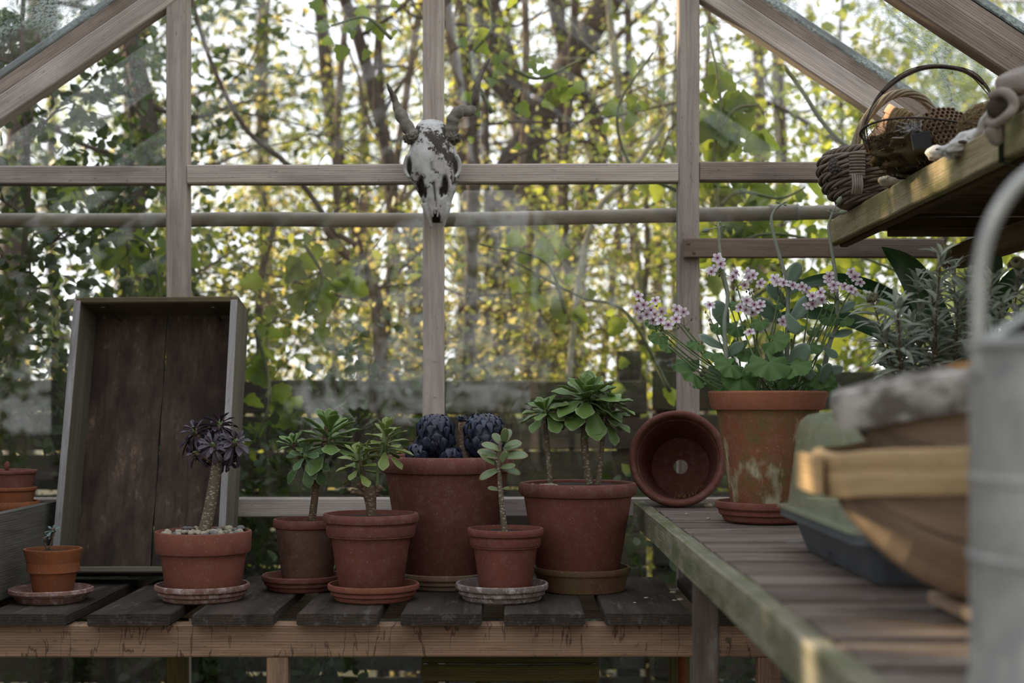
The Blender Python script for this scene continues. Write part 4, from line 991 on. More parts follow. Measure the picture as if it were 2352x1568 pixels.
rosette(t, P(104, 1238, Y), (-.6, -.3, .5), 6, .006, .009, 70, 0, sl, roff=.001, core='stem_brown')

# 2 black-leaved plant, pebbles on top
t, X, Y, zr, r = potted('potted_black_aeonium', 'dark purple black tree succulent with curved trunk in a wide pebble-topped pot', 'potted plant', 467, 110, 1218, 84, 2.95, SF, 'band', 'clay_plain', None, 'potted succulents on the low bench', 2)
so_ = soil_disc(t, (X, Y), r * .88, zr - .006)
pm = [mesh_only('pebble', MB().blob((0, 0, 0), 1, (1, .8, .62), .35, 1.6, 2, sd=k * 3.3), m_) for k, m_ in enumerate(['pebble', 'pebble', 'pebble_grey', 'pebble'])]
R = random.Random(4)
for i in range(110):
    a, q = R.random() * 2 * PI, r * .84 * R.random() ** .5; s_ = R.uniform(.0035, .008)
    if i < 6: s_ = R.uniform(.009, .014); 
    if abs(q * math.cos(a)) < .014 and i < 6: continue
    inst('pebble', R.choice(pm), so_, Matrix.Translation((X + q * math.cos(a), Y + q * math.sin(a), zr - .005 + s_ * .5)) @ Euler((R.random() * .5, R.random() * .5, R.random() * 6)).to_matrix().to_4x4() @ Matrix.Diagonal((s_, s_, s_, 1)))
tk = curve([P(468, 1222, Y), P(478, 1185, Y), P(488, 1130, Y), P(497, 1075, Y), P(500, 1050, Y)], 6)
MB().tube(tk, [lerp(.0135, .0105, i / (len(tk) - 1)) for i in range(len(tk))], 14).build('trunk', 'scarred_stem', t, smooth=True)
blk = setleaf('aeonium_black', .36, .42, cup=.22, tip=.0, th=.03, k=3, nu=8, nv=4)
heads = [((446, 985), (-.4, -.25, 1), 28, .033, 0.02), ((506, 968), (.1, .2, 1), 26, .033, .03), ((542, 1012), (.5, -.5, .8), 28, .030, -.01), ((488, 1020), (0, -.9, .5), 18, .026, -.03), ((448, 1040), (-.5, -.5, .1), 14, .024, 0), ((522, 1055), (.4, -.5, -.1), 12, .024, .01)]
br_ = MB()
for (hx, hy), ax, n, L, dy in heads:
    q = P(hx, hy, Y + dy); br_.tube(curve([P(499, 1062, Y), P(lerp(499, hx, .5), lerp(1050, hy, .45) + 6, Y + dy * .5), q], 5), [.0065 - .0002 * i for i in range(11)], 8)
    rosette(t, q, ax, n + 10, .018, L * 1.38, 78, -62, blk, zdrop=.022, R=random.Random(hx))
br_.build('branches', 'scarred_brown', t, smooth=True)

# 3 brown pot behind
t, X, Y, zr, r = potted('potted_green_aeonium', 'glossy green rosette succulent with two heads in the brown pot behind, left of centre', 'potted plant', 706, 78, 1191, 56, 3.11, SF, 'smallband', 'clay_brown', 'clay_mauve', 'potted succulents on the low bench', 3)
soil_disc(t, (X, Y), r * .88, zr - .014)
MB().tube(curve([P(716, 1200, Y), P(722, 1150, Y), P(728, 1105, Y), P(738, 1060, Y), P(745, 1020, Y), P(752, 975, Y)], 6), [.0085 - .00008 * i for i in range(31)], 10).build('trunk', 'scarred_brown', t, smooth=True)
MB().tube(curve([P(724, 1120, Y), P(706, 1095, Y - .01), P(700, 1070, Y - .02), P(690, 1050, Y - .03)], 5), .0055, 8).build('branch', 'scarred_brown', t, smooth=True)
MB().tube(curve([P(690, 1050, Y - .03), P(680, 1035, Y - .03), P(674, 1018, Y - .03)], 5), .005, 8).build('branch', 'scarred_brown', t, smooth=True)
gl_ = setleaf('aeonium_green', .50, .22, cup=.12, tip=.035, th=.04)
bl_ = setleaf('aeonium_blue', .44, .28, cup=.10, tip=.02, th=.05)
rosette(t, P(757, 978, Y), (.08, -.05, 1), 26, .034, .080, 84, -18, gl_, zdrop=.05, R=random.Random(3), roff=.006)
rosette(t, P(672, 1015, Y - .03), (-.2, -.3, 1), 16, .018, .034, 82, 5, gl_, R=random.Random(8), zdrop=.01)
rosette(t, P(700, 1045, Y - .04), (-.1, -.7, .7), 16, .03, .055, 50, -50, bl_, R=random.Random(11), zdrop=.02)

# 4 middle front pot, pruned trunk
t, X, Y, zr, r = potted('potted_pruned_aeonium', 'yellow green succulent on a stubby pruned trunk in the middle front pot', 'potted plant', 852, 110, 1178, 71, 2.95, SF, 'double', 'clay_red', 'clay_mauve', 'potted succulents on the low bench', 4)
soil_disc(t, (X, Y), r * .86, zr - .010)
MB().tube(curve([P(853, 1190, Y), P(852, 1160, Y), P(850, 1140, Y), P(851, 1122, Y), P(853, 1114, Y)], 4), [.0105, .0105, .0105, .011, .0112, .0118, .0122, .013, .014, .0145, .014, .0135, .013, .0125, .012, .010, .006], 12).build('trunk', 'scarred_brown', t, smooth=True)
stub = MB()
for a, b_, r0 in (((848, 1138), (808, 1128), .0055), ((842, 1128), (824, 1108), .0068), ((862, 1135), (874, 1117), .006)):
    A, B = P(*a, Y), P(*b_, Y - .008); stub.tube([A, A.lerp(B, .5), B, B + (B - A) * .05, B + (B - A) * .02], [r0 * 1.2, r0, r0 * 1.1, r0 * .9, r0 * .4], 10)
stub.build('pruned_stubs', 'scarred_brown', t, smooth=True, ang=50)
yl = setleaf('aeonium_yellow', .50, .22, cup=.14, tip=.03, th=.035)
MB().tube(curve([P(866, 1118, Y), P(868, 1085, Y), P(873, 1050, Y), P(879, 1020, Y), P(884, 990, Y)], 6), [.0038] * 25, 8).build('stem', 'stem_green', t, smooth=True)
MB().tube(curve([P(846, 1118, Y), P(836, 1090, Y - .01), P(828, 1065, Y - .015), P(818, 1045, Y - .02)], 6), [.0032] * 19, 8).build('stem', 'stem_brown', t, smooth=True)
rosette(t, P(886, 988, Y), (.05, -.1, 1), 24, .028, .053, 82, -22, yl, zdrop=.05, R=random.Random(5), roff=.003)
rosette(t, P(817, 1040, Y - .02), (-.15, -.2, 1), 16, .024, .044, 80, -20, yl, zdrop=.045, R=random.Random(6), roff=.003)
rosette(t, P(838, 1030, Y - .0), (-.1, .3, 1), 12, .016, .03, 80, -10, yl, zdrop=.02, R=random.Random(9), roff=.003)
MB().blob(P(829, 1108, Y - .012), .006, (.5, .4, 1.6), .4).build('dead_leaf', 'dried', t, smooth=True)

# 5 largest pot, two closed black heads
t, X, Y, zr, r = potted('potted_closed_aeonium', 'two closed blue black succulent heads in the largest plain red pot at the back', 'potted plant', 1026, 155, 1046, 97, 3.16, SF, 'roll', 'clay_mauve', 'clay_mauve', 'potted succulents on the low bench', 5)
soil_disc(t, (X, Y), r * .86, zr - .025)
cl = setleaf('aeonium_closed', .72, .16, cup=.16, tip=-.08, th=.07, nu=6, nv=4, k=3, wv=0)
R = random.Random(12)
for (hx, top, bot, hw, dy, tilt) in ((1000, 952, 1050, 46, .0, .1), (1112, 950, 1052, 50, -.01, -.05), (958, 1022, 1062, 22, -.03, .0), (1035, 1030, 1062, 26, -.02, 0)):
    Yh = Y + dy - .02; c = P(hx, (top + bot) / 2, Yh); hwm = hw * Yh / F; hh = (bot - top) / 2 * Yh / F
    body = MB().blob(c, 1, (hwm * .72, hwm * .72, hh * .92), .1).build('rosette', 'aeonium_closed', t, smooth=True)
    n = 96 if hw > 40 else 30
    for i in range(n):
        k = (i + .5) / n; th_ = lerp(8, 142, k ** .9); a = i * 2.39996; thr = math.radians(th_)
        nrm = Vector((math.cos(a) * math.sin(thr), math.sin(a) * math.sin(thr), math.cos(thr)))
        prof = 1.0 if th_ < 90 else lerp(1, .86, (th_ - 90) / 60)
        p = c + Vector((nrm.x * hwm * .86 * prof, nrm.y * hwm * .86 * prof, (abs(nrm.z) ** .62 * (1 if nrm.z > 0 else -1)) * hh * (1 + .12 * noise.noise(Vector((a, hx, 0))))))
        d = Vector((0, 0, 1)) + Vector((-nrm.x, -nrm.y, 0)) * .5 * math.cos(thr) + Vector((R.gauss(0, .1), R.gauss(0, .1), 0))
        s_ = lerp(.010, .027, min(1, k * 2)) * R.uniform(.9, 1.15)
        if k > .62: s_ *= 1.25
        dd = (d - nrm * d.dot(nrm)).normalized()
        inst('leaf', R.choice(cl), body, orient(p - dd * s_ * .55, dd + nrm * .22, nrm - dd * .2, s_))
m = MB(); m.tube(curve([P(1070, 1060, Y - .03), P(1062, 1020, Y - .02), P(1064, 985, Y - .01), P(1060, 965, Y)], 5), [.013, .012, .012, .011, .010, .009, .009, .008, .008, .009, .010, .012, .012, .010, .008, .003], 9)
m.build('old_stem', 'scarred_brown', t, smooth=True)
tw_ = MB()
for i in range(26): a = R.random() * 6.3; q = P(1065 + R.gauss(0, 9), 968 + R.random() * 80, Y - .02); tw_.tube([q, q + Vector((math.cos(a) * .010, math.sin(a) * .010 - .004, -.018))], [.0012, .0004], 4)
tw_.build('dry_leaves', 'straw', t)
tw_ = MB()
for i in range(18): q = P(1058 + R.gauss(0, 6), 966, Y - .01); tw_.tube([q, q + Vector((R.gauss(0, .008), R.gauss(0, .008), R.uniform(.003, .012)))], [.003, .0015], 5)
tw_.build('dry_tuft', 'aeonium_closed', t)

# 6 jade plant
t, X, Y, zr, r = potted('potted_jade_plant', 'small upright jade plant with oval leaves in a small cracked front pot', 'potted plant', 1161, 88, 1212, 58, 2.95, SF, 'double', 'clay_red', 'clay_red', 'potted succulents on the low bench', 6)
soil_disc(t, (X, Y), r * .85, zr - .009)
MB().tube(curve([P(1160, 1225, Y), P(1155, 1180, Y), P(1150, 1130, Y), P(1147, 1090, Y), P(1143, 1050, Y), P(1150, 1015, Y)], 6), [lerp(.0068, .0035, i / 30) for i in range(31)], 10).build('stem', 'scarred_stem', t, smooth=True)
jl = [leafmesh('leaf', 'crassula_leaf', W=.52, bend=b_, cup=.04, th=.10, nu=8, nv=4, prof=lambda u: (.25 + .75 * math.sin(PI * min(1, u * .62 + .12) ** 1.0)) if u < .6 else math.cos((u - .6) / .4 * PI / 2 * .96) ** .5) for b_ in (.05, .12, .2)]
js = MB().tube([P(1146, 1085, Y), P(1146, 1070, Y), P(1150, 1012, Y)], [.0036, .004, .003], 8).build('shoot', 'stem_brown', t, smooth=True)
for (x, y), (dx, dy_, dz_), L, fz in [((1145, 1078), (-1, -.2, -.35), .042, 1), ((1148, 1072), (.9, -.75, .12), .038, 1), ((1150, 1074), (1, .3, -.25), .044, 1), ((1140, 1066), (-.8, -.4, .55), .040, 1), ((1148, 1064), (.45, -.5, .9), .030, 1),
                                      ((1150, 1050), (-1, 0, .30), .048, 1), ((1152, 1048), (1, -.2, .18), .052, 1), ((1152, 1050), (-.2, .8, .2), .03, 1), ((1153, 1034), (-.95, -.3, .45), .042, 1), ((1156, 1034), (.9, .5, .45), .045, 1), ((1157, 1024), (.8, -.5, .35), .036, 1),
                                      ((1154, 1022), (-.6, .4, .8), .034, 1), ((1157, 1018), (.1, -.55, 1), .033, 1), ((1158, 1018), (.35, .5, 1), .036, 1), ((1148, 1125), (-1, -.3, .28), .024, 1), ((1152, 1123), (.9, -.2, .25), .014, 1)]:
    d = Vector((dx, dy_, dz_)).normalized(); n2 = Vector((0, -.75, .8)) if dz_ < .6 else Vector((-dx * .3, -1, .2))
    inst('leaf', random.choice(jl), js, orient(P(x, y, Y) + d * .002, d, n2, L))

# 7 three-stemmed plant
t, X, Y, zr, r = potted('potted_tree_aeonium', 'large green rosette succulent on three pale ringed stems in the broad red pot', 'potted plant', 1327, 136, 1107, 90, 3.10, SF + .002, 'roll', 'clay_red', 'clay_mauve', 'potted succulents on the low bench', 7)
so_ = soil_disc(t, (X, Y), r * .86, zr - .008)
for i in range(26): q = P(1255 + random.gauss(0, 14), 1106, Y - .03 + random.gauss(0, .012)); s_ = random.uniform(.0025, .005); inst('pebble', pm[0], so_, Matrix.Translation((q.x, q.y, zr - .004)) @ Matrix.Diagonal((s_, s_, s_, 1)))
for pts_, r0, r1 in (([(1264, 1115), (1262, 1080), (1258, 1030), (1254, 990), (1252, 955)], .0062, .0048), ([(1355, 1115), (1348, 1070), (1342, 1010), (1345, 975), (1348, 930), (1347, 905)], .009, .0065), ([(1374, 1115), (1378, 1075), (1383, 1020), (1386, 985), (1388, 955)], .006, .0048)):
    cc = curve([P(a, b_, Y) for a, b_ in pts_], 6); MB().tube(cc, [lerp(r0, r1, i / (len(cc) - 1)) for i in range(len(cc))], 10).build('stem', 'scarred_stem', t, smooth=True)
MB().tube(curve([P(1343, 995, Y), P(1333, 975, Y), P(1325, 955, Y - .01), P(1312, 945, Y - .02)], 4), .004, 8).build('branch', 'scarred_brown', t, smooth=True)
MB().tube(curve([P(1384, 1000, Y), P(1400, 965, Y), P(1410, 935, Y)], 4), .004, 8).build('branch', 'scarred_brown', t, smooth=True)
g7 = setleaf('aeonium_green', .58, .26, cup=.14, tip=.05, th=.03, wv=.02)
rosette(t, P(1347, 908, Y - .01), (.0, -.18, 1), 30, .045, .086, 86, -38, g7, zdrop=.018, R=random.Random(21), roff=.006)
rosette(t, P(1252, 940, Y - .02), (-.3, -.25, 1), 22, .024, .056, 82, -35, g7, zdrop=.012, R=random.Random(22), roff=.004)
rosette(t, P(1306, 948, Y - .03), (-.25, -.5, .9), 14, .016, .032, 75, -10, g7, zdrop=.008, R=random.Random(23), roff=.003)
rosette(t, P(1392, 955, Y), (.3, -.35, .9), 20, .03, .062, 70, -40, g7, zdrop=.012, R=random.Random(24), roff=.004)
rosette(t, P(1408, 920, Y - .01), (.4, -.15, 1), 12, .022, .05, 70, 5, g7, zdrop=.01, R=random.Random(25), roff=.004)

# 8 tipped empty pot on the side bench
rt_, rb_, hh_ = .108, .079, .19; yc = 3.16; tilt = math.atan((rt_ - rb_) / hh_)
t = thing('tipped_pot', (at(1553, yc), yc, SZ), 'empty round clay pot lying on its side, dark mouth facing out, drain hole showing', 'pot')
c = Vector((at(1553, yc), yc - .02, SZ + rt_ * math.cos(tilt) + .002))
axis = Vector((-.16, -1, .155)).normalized()          # base to mouth
zq = axis; xq = Vector((1, 0, 0)); xq = (xq - zq * xq.dot(zq)).normalized(); yq = zq.cross(xq)
MM = Matrix.Translation(c - zq * hh_) @ Matrix((xq, yq, zq)).transposed().to_4x4()
body = [(.017, 0), (rb_ * .96, 0), (rb_, .005), (rt_ * .9, hh_ * .82)]
ins = [(rt_ * .88 - .006, hh_ * .8), (lerp(rb_, rt_, .5) - .012, hh_ * .45), (rb_ - .012, .012), (.017, .012), (.017, 0)]
m = MB().lathe(body + ins, M=MM, n=64, jit=.006); m.f = [f for f in m.f if len(f) < 40]; pb = m.build('pot', 'clay_mauve', t, smooth=True, ang=35)
MB().lathe([(rt_ * .9, hh_ * .82), (rt_ * .955, hh_ * .83), (rt_ * .99, hh_ * .87), (rt_, hh_ * .92), (rt_ * .99, hh_ * .97), (rt_ * .96, hh_ * .995), (rt_ * .92, hh_), (rt_ * .88, hh_ * .985), (rt_ * .86, hh_ * .93), (rt_ * .84, hh_ * .80), (rt_ * .88, hh_ * .80), (rt_ * .9, hh_ * .82)], M=MM, n=64, jit=.006, cap=False).build('rim', 'clay_mauve', pb, smooth=True, ang=50)
cr2 = MB(); R = random.Random(2)
for i in range(60):
    a = R.gauss(-PI / 2 + .25, .22); zz = R.uniform(.02, .12); rr_ = lerp(rb_, rt_, zz / hh_) - .014 - R.random() * .006 * (1 - zz * 5)
    q = MM @ Vector((rr_ * math.cos(a), rr_ * math.sin(a), zz)); cr2.blob(q, R.uniform(.002, .005), (1, .7, .5), .4, sub=1, rot=Euler((R.random() * 3, R.random() * 3, R.random() * 3)).to_matrix(), sd=i)
o = cr2.build('dry_crumbs', 'dried', t); o['kind'] = 'stuff'

# stacked pots in the grey box
def loose_pot(label, X, Y, z, rt, rb, h, style, mat, group='pots stacked in the grey box', sd=0, name='clay_pot', cat='pot'):
    t = thing(name, (X, Y, z), label, cat, group); make_pot(t, (X, Y, z), rt, rb, h, style, mat, sd=sd, n=48); return t
Yb = 3.18; Xb = at(25, Yb); zf = BZ + .018
loose_pot('wide red clay pot at the bottom of the stack in the grey box', -1.135, 3.19, zf, .074, .060, CZ - (1150 - HY) * 3.19 / F - zf, 'double', 'clay_orange', sd=31)
z1 = CZ - (1117 - HY) * 3.19 / F
loose_pot('lower of the two round-rimmed clay pots stacked in the grey box', -1.128, 3.19, z1 - .075, .0605, .045, .075, 'roll', 'clay_orange', sd=32)
loose_pot('topmost round-rimmed clay pot of the stack in the grey box', -1.126, 3.19, z1 - .037, .0595, .0435, .075, 'roll', 'clay_mauve', sd=33)
loose_pot('small tan clay pot at the very left edge, in front of the stack', -1.155, 3.04, zf, .034, .025, CZ - (1133 - HY) * 3.04 / F - zf, 'roll', 'clay_tan', sd=34)
MB().blob(P(16, 1070, 3.19), .011, (.6, .5, 1), .2).build('clay_shard', 'clay_red', None, smooth=True)
sh_ = bpy.data.objects['clay_shard']; tag(sh_, 'small pointed red clay shard standing on the topmost stacked pot', 'shard')

# shells and stone chips lying on the boards
R = random.Random(9)
for i, (px, py, s_, surf, lb) in enumerate(((1546, 1362, .006, BZ, 'pale snail shell on the rightmost low board, furthest back'), (1484, 1374, .004, BZ, 'small white chip left of the shells on the rightmost low board'), (1562, 1379, .006, BZ, 'white shell fragment near the right edge of the rightmost low board'),
                                 (1549, 1380, .004, BZ, 'brownish broken shell beside the white fragment'), (1458, 1385, .003, BZ, 'tiny white chip nearest the front beam'), (1627, 1164, .009, SZ, 'flat tan stone chip between tipped pot and flowering plant'), (1627, 1192, .004, SZ, 'tiny white petal chip left of the red saucer'), (1577, 1181, .003, SZ, 'tiny pale chip on the slats below the tipped pot'))):
    h = BZ - CZ if surf == BZ else SZ - CZ; d = -h * F / (py - HY)
    o = MB().blob((0, 0, 0), s_, (1.2, .8, .5), .35, 1.5, 2, sd=i).build('shell' if 'shell' in lb else 'stone_chip', 'pebble', None, smooth=True)
    o.location = (at(px, d), d, surf + s_ * .4); tag(o, lb, 'shell' if 'shell' in lb else 'chip', 'crumbs lying on the benches')

# ------------------------------------------------------------------ 9 tall flowering plant on the side bench
t, X, Y, zr, r = potted('potted_pelargonium', 'tall lime-stained clay pot of pink white flowers, scalloped leaves and grey budded stems', 'potted plant', 1763, 136, 898, 81, 2.76, SZ + .009, 'flare', 'clay_old', 'clay_rim_old', None, 9)
soil_disc(t, (X, Y), r * .86, zr - .014)
R = random.Random(77)
def scallop(mat, nm='leaf'):
    m = MB(); V = [(0, 0, 0)]; G = [(0, .3, 0)]; n = 54; nr = 4
    for i in range(1, nr + 1):
        for k in range(n):
            a = lerp(-PI * .90, PI * .90, k / (n - 1)); q = i / nr
            rr_ = q * (1 + .05 * math.cos(a * 7) * q + .03 * math.cos(a * 28) * (q > .9)) * (1 - .08 * abs(a) / PI)
            V.append((rr_ * math.cos(a) + .0, rr_ * math.sin(a), .10 * q * math.cos(a * 7) * q - .22 * q * q + .03 * math.sin(a * 28) * (q > .9))); G.append((q, .30 + .3 * abs(math.sin(a * 3.5)), 0))
    Fc = [(0, 1 + k, 2 + k) for k in range(n - 1)]
    for i in range(nr - 1):
        for k in range(n - 1): a = 1 + i * n + k; Fc.append((a, a + n, a + n + 1, a + 1))
    m.add(V, Fc, G); return mesh_only(nm, m, mat)
rl = scallop('pelargonium_leaf')
st = MB(); hub = lambda: Vector((X + R.gauss(0, .022), Y + R.gauss(0, .02), zr - .016))
leafpos = [(1590, 855, 36, -.03), (1678, 838, 33, -.06), (1640, 812, 24, -.03), (1712, 800, 34, .0), (1768, 832, 44, -.09), (1700, 862, 40, -.06), (1735, 845, 22, -.07), (1820, 838, 40, -.08), (1862, 795, 26, -.04), (1778, 782, 32, -.05), (1575, 832, 30, .0),
           (1513, 772, 22, -.02), (1532, 793, 18, -.03), (1600, 790, 20, -.02), (1498, 742, 16, .0), (1880, 858, 36, -.03), (1692, 752, 24, .02), (1722, 700, 16, .0), (1830, 752, 20, -.02), (1650, 752, 18, .0), (1745, 740, 20, -.04), (1904, 730, 20, -.01), (1940, 735, 20, .0), (1665, 885, 26, -.02),
           (1800, 868, 28, -.04), (1848, 875, 26, .03), (1720, 880, 24, .02), (1760, 882, 20, .05), (1690, 700, 16, .01), (1790, 700, 14, .01), (1905, 700, 16, .0), (1870, 760, 16, .01), (1640, 868, 24, .04), (1900, 885, 22, .02), (1606, 880, 16, .05), (1700, 885, 18, -.06)]
for (px, py, rr_, dy) in leafpos:
    q = P(px, py, Y + dy); q0 = hub(); mid = q0.lerp(q, .55) + Vector((0, 0, -.012)) + (q - Vector((X, Y, q.z))) * .05
    st.tube(curve([q0, mid, q], 6), .0016, 6)
    out = Vector((px - 1763, 0, 0)).normalized(); d = Vector((out.x * .5 + R.gauss(0, .3), -.55, -.45 + R.gauss(0, .25)))
    nrm = Vector((R.gauss(0, .25), -.70, .72)); inst('leaf', rl, t, orient(q, d, nrm, rr_ * Y / F * 1.12))
flowers = [(1466, 680), (1478, 700), (1505, 690), (1495, 712), (1520, 715), (1485, 722), (1470, 730), (1518, 735), (1463, 708), (1500, 735), (1554, 710), (1570, 716), (1553, 732), (1535, 746), (1503, 722), (1648, 592), (1640, 618), (1634, 624), (1654, 600), (1655, 606),
           (1690, 626), (1684, 636), (1720, 638), (1730, 632), (1747, 650), (1710, 655), (1718, 626), (1785, 645), (1800, 650), (1820, 655), (1778, 640), (1715, 690), (1732, 700), (1747, 698), (1712, 712), (1728, 718), (1700, 706), (1741, 710), (1850, 664), (1866, 680), (1874, 690), (1888, 688), (1856, 702), (1866, 698), (1842, 658),
           (1905, 634), (1915, 655), (1912, 662), (1903, 645), (1955, 625), (1963, 635), (1975, 648), (1955, 664), (1940, 658), (1962, 672), (1740, 758), (1722, 762), (1798, 738), (1752, 752), (1630, 700), (1885, 672)]
pv = leafmesh('petal', 'petal', W=.72, bend=.18, cup=.06, nu=5, nv=4, prof=lambda u: (.25 + .75 * (u / .65)) if u < .65 else math.cos((u - .65) / .35 * PI / 2 * .95) ** .6)
ctr = {}
for (px, py) in flowers:
    dy = R.gauss(0, .012); q = P(px, py, Y - .03 + dy); ax = Vector((R.gauss(0, .35), -1, R.gauss(.35, .3))).normalized(); u = ax.orthogonal().normalized(); v = ax.cross(u)
    key = (round(px / 75), round(py / 75)); c0 = ctr.setdefault(key, P(px + R.gauss(4, 3), py + 34, Y - .02))
    st.tube([c0, c0.lerp(q, .6) + Vector((0, .006, 0)), q + Vector((0, .004, 0))], .0007, 4)
    fo = MB().blob(q, .0022, sub=1).tube([q, q + ax * .006], [.0012, .0006], 5).build('flower', 'dried', t, smooth=True); a0 = R.random() * 2
    for k in range(5):
        a = a0 + 2 * PI * k / 5; d = u * math.cos(a) + v * math.sin(a); inst('petal', pv, fo, orient(q, d + ax * .15, ax, .0118 * R.uniform(.85, 1.1)))
for i, c0 in enumerate(ctr.values()):
    q0 = hub(); st.tube(curve([q0, q0.lerp(c0, .5) + Vector((0, 0, -.01)), c0], 6), .0014, 6)
    for k in range(4):
        q = c0 + Vector((R.gauss(0, .014), R.gauss(0, .008), R.uniform(-.012, .018))); st.tube([c0, q], .0006, 4); inst('bud', bpy.data.meshes.get('budm') or mesh_only('budm', MB().blob((0, 0, 0), 1, (.7, .7, 1), .1, sub=1), 'spent_flower'), t, Matrix.Translation(q) @ Matrix.Diagonal((.0028, .0028, .0035, 1)))
st.build('stems', 'stem_green', t, smooth=True)
# grey stalks of the second plant in the same pot
stalks = [([(1672, 895), (1668, 820), (1664, 740), (1672, 680), (1660, 620), (1652, 560), (1651, 520)], -.02), ([(1806, 895), (1808, 780), (1810, 690), (1806, 640), (1785, 570), (1772, 510), (1778, 485), (1795, 468)], -.01), ([(1884, 890), (1905, 790), (1922, 740), (1920, 640), (1908, 560), (1903, 520), (1912, 488)], .0)]
for pp, dy in stalks:
    cc = curve([P(a, b_, Y + dy) for a, b_ in pp], 6); MB().tube(cc, [lerp(.0058, .0022, (i / (len(cc) - 1)) ** .7) for i in range(len(cc))], 9).build('stalk', 'stem_grey', t, smooth=True)
bm2 = MB()
bb = mesh_only('budb', MB().lathe([(0, 0), (.22, .06), (.32, .3), (.28, .6), (.12, .88), (0, 1)], n=10), 'bud')
for (x0, y0), (x1, y1), dy in (((1651, 522), (1616, 530), -.02), ((1651, 522), (1638, 512), -.02), ((1651, 520), (1655, 508), -.02), ((1651, 522), (1672, 516), -.02), ((1795, 468), (1800, 466), -.01), ((1795, 468), (1808, 472), -.01), ((1795, 468), (1781, 462), -.01), ((1911, 490), (1930, 455), 0), ((1911, 490), (1941, 487), 0), ((1911, 490), (1903, 472), 0), ((1911, 490), (1899, 484), 0)):
    a, b_ = P(x0, y0, Y + dy), P(x1, y1, Y + dy); d = (b_ - a); st_l = max(.004, d.length - .012); d.normalize()
    MB().tube([a, a + d * st_l], .0010, 5).build('bud_stem', 'stem_grey', t); L = .017 if (b_ - a).length > .02 else .0075
    inst('bud', bb, t, orient(a + d * st_l, d, (0, -1, 0), 1) @ Matrix.Rotation(PI / 2, 4, 'Y') @ Matrix.Diagonal((L * .9, L * .9, L, 1)))
cot = [leafmesh('leaf', 'cotyledon_leaf', W=.55, bend=b_, cup=.05, th=.04, nu=8, nv=4, prof=lambda u: (.3 + .7 * (u / .6)) if u < .6 else math.cos((u - .6) / .4 * PI / 2 * .96) ** .5) for b_ in (-.1, .1)]
for (x0, y0), (x1, y1), dy, nx in (((1890, 795), (1918, 820), -.02, .3), ((1895, 770), (1950, 768), .0, .9), ((1810, 660), (1832, 610), -.02, .1), ((1808, 700), (1770, 660), .0, .3), ((1808, 745), (1862, 690), .01, .8), ((1808, 745), (1740, 700), .02, .4), ((1670, 800), (1610, 780), .02, .8), ((1670, 760), (1650, 700), .04, .2),
                             ((1672, 860), (1630, 850), .04, .5), ((1806, 860), (1770, 800), -.02, .2), ((1806, 860), (1850, 800), -.04, .2), ((1884, 880), (1850, 850), -.03, .3), ((1884, 880), (1905, 840), -.05, .1), ((1806, 880), (1790, 840), -.02, .2), ((1884, 860), (1930, 850), .02, .4), ((1920, 720), (1960, 700), .01, .5), ((1806, 720), (1830, 760), -.05, .2), ((1668, 820), (1700, 790), -.01, .4), ((1672, 880), (1690, 840), .0, .1)):
    a, b_ = P(x0, y0, Y + dy), P(x1, y1, Y + dy - .01); inst('leaf', R.choice(cot), t, orient(a, b_ - a, (R.gauss(0, .2), -1, nx * 1.5), (b_ - a).length * 1.15))
for px, py in ((1690, 1062 - 170), (1700, 885)):
    pass

# ------------------------------------------------------------------ strap-leaved plant and silvery shrub
def plain_pot(name, label, X, Y, zr, rt, rb, z0, mat, cat='potted plant', style='roll', group=None):
    t = thing(name, (X, Y, z0), label, cat, group); make_pot(t, (X, Y, z0), rt, rb, zr - z0, style, mat, n=48); soil_disc(t, (X, Y), rt * .86, zr - .01); return t
Xc, Yc = .93, 3.02; zr2 = SZ + .16
t = plain_pot('potted_strap_plant', 'plant with long arching dark green strap leaves, behind the silvery shrub on the right', Xc, Yc, zr2, .085, .062, SZ, 'clay_red')
R = random.Random(5)
def strap(pp, w0, nrm=(0, -1, .4)):
    cc = curve([P(a, b_, d) for a, b_, d in pp], 8); V, G, Fc = [], [], []; n = len(cc); nrm = Vector(nrm)
    for i, p in enumerate(cc):
        tan = (cc[min(i + 1, n - 1)] - cc[max(i - 1, 0)]).normalized(); sd_ = tan.cross(nrm).normalized(); nn = sd_.cross(tan); u = i / (n - 1)
        hw = w0 * (min(1, .55 + u * 1.2)) * (1 - max(0, (u - .55) / .45) ** 2.2)
        for j, s_ in enumerate((-1, -.5, 0, .5, 1)): V.append(p + sd_ * hw * s_ + nn * (.18 * hw * (s_ * s_))); G.append((u, abs(s_), 0))
    for i in range(n - 1):
        for j in range(4): a = i * 5 + j; Fc.append((a, a + 1, a + 6, a + 5))
    k = len(V); V2 = [v + Vector((0, .0012, -.0008)) for v in V]; mb = MB(); mb.add(V + V2, Fc + [tuple(q + k for q in reversed(f)) for f in Fc], G + G); return mb.build('leaf', 'strap_leaf', t, smooth=True)
b0 = (2180, 905, 3.02)
strap([b0, (2150, 850, 3.0), (2060, 785, 2.97), (1950, 735, 2.94), (1840, 718, 2.92), (1745, 742, 2.9)], .017)
strap([b0, (2160, 800, 3.02), (2080, 705, 3.02), (1990, 655, 3.0), (1900, 642, 2.98), (1830, 660, 2.97), (1812, 680, 2.96)], .015)
strap([b0, (2170, 800, 3.0), (2130, 700, 2.97), (2085, 620, 2.94), (2025, 566, 2.92)], .034, (0, -1, .1))
strap([b0, (2210, 800, 3.05), (2240, 700, 3.02), (2275, 620, 2.95), (2290, 560, 2.92)], .030, (.2, -1, .1))
strap([b0, (2200, 850, 2.95), (2270, 740, 2.9), (2330, 640, 2.85), (2400, 600, 2.85)], .022)
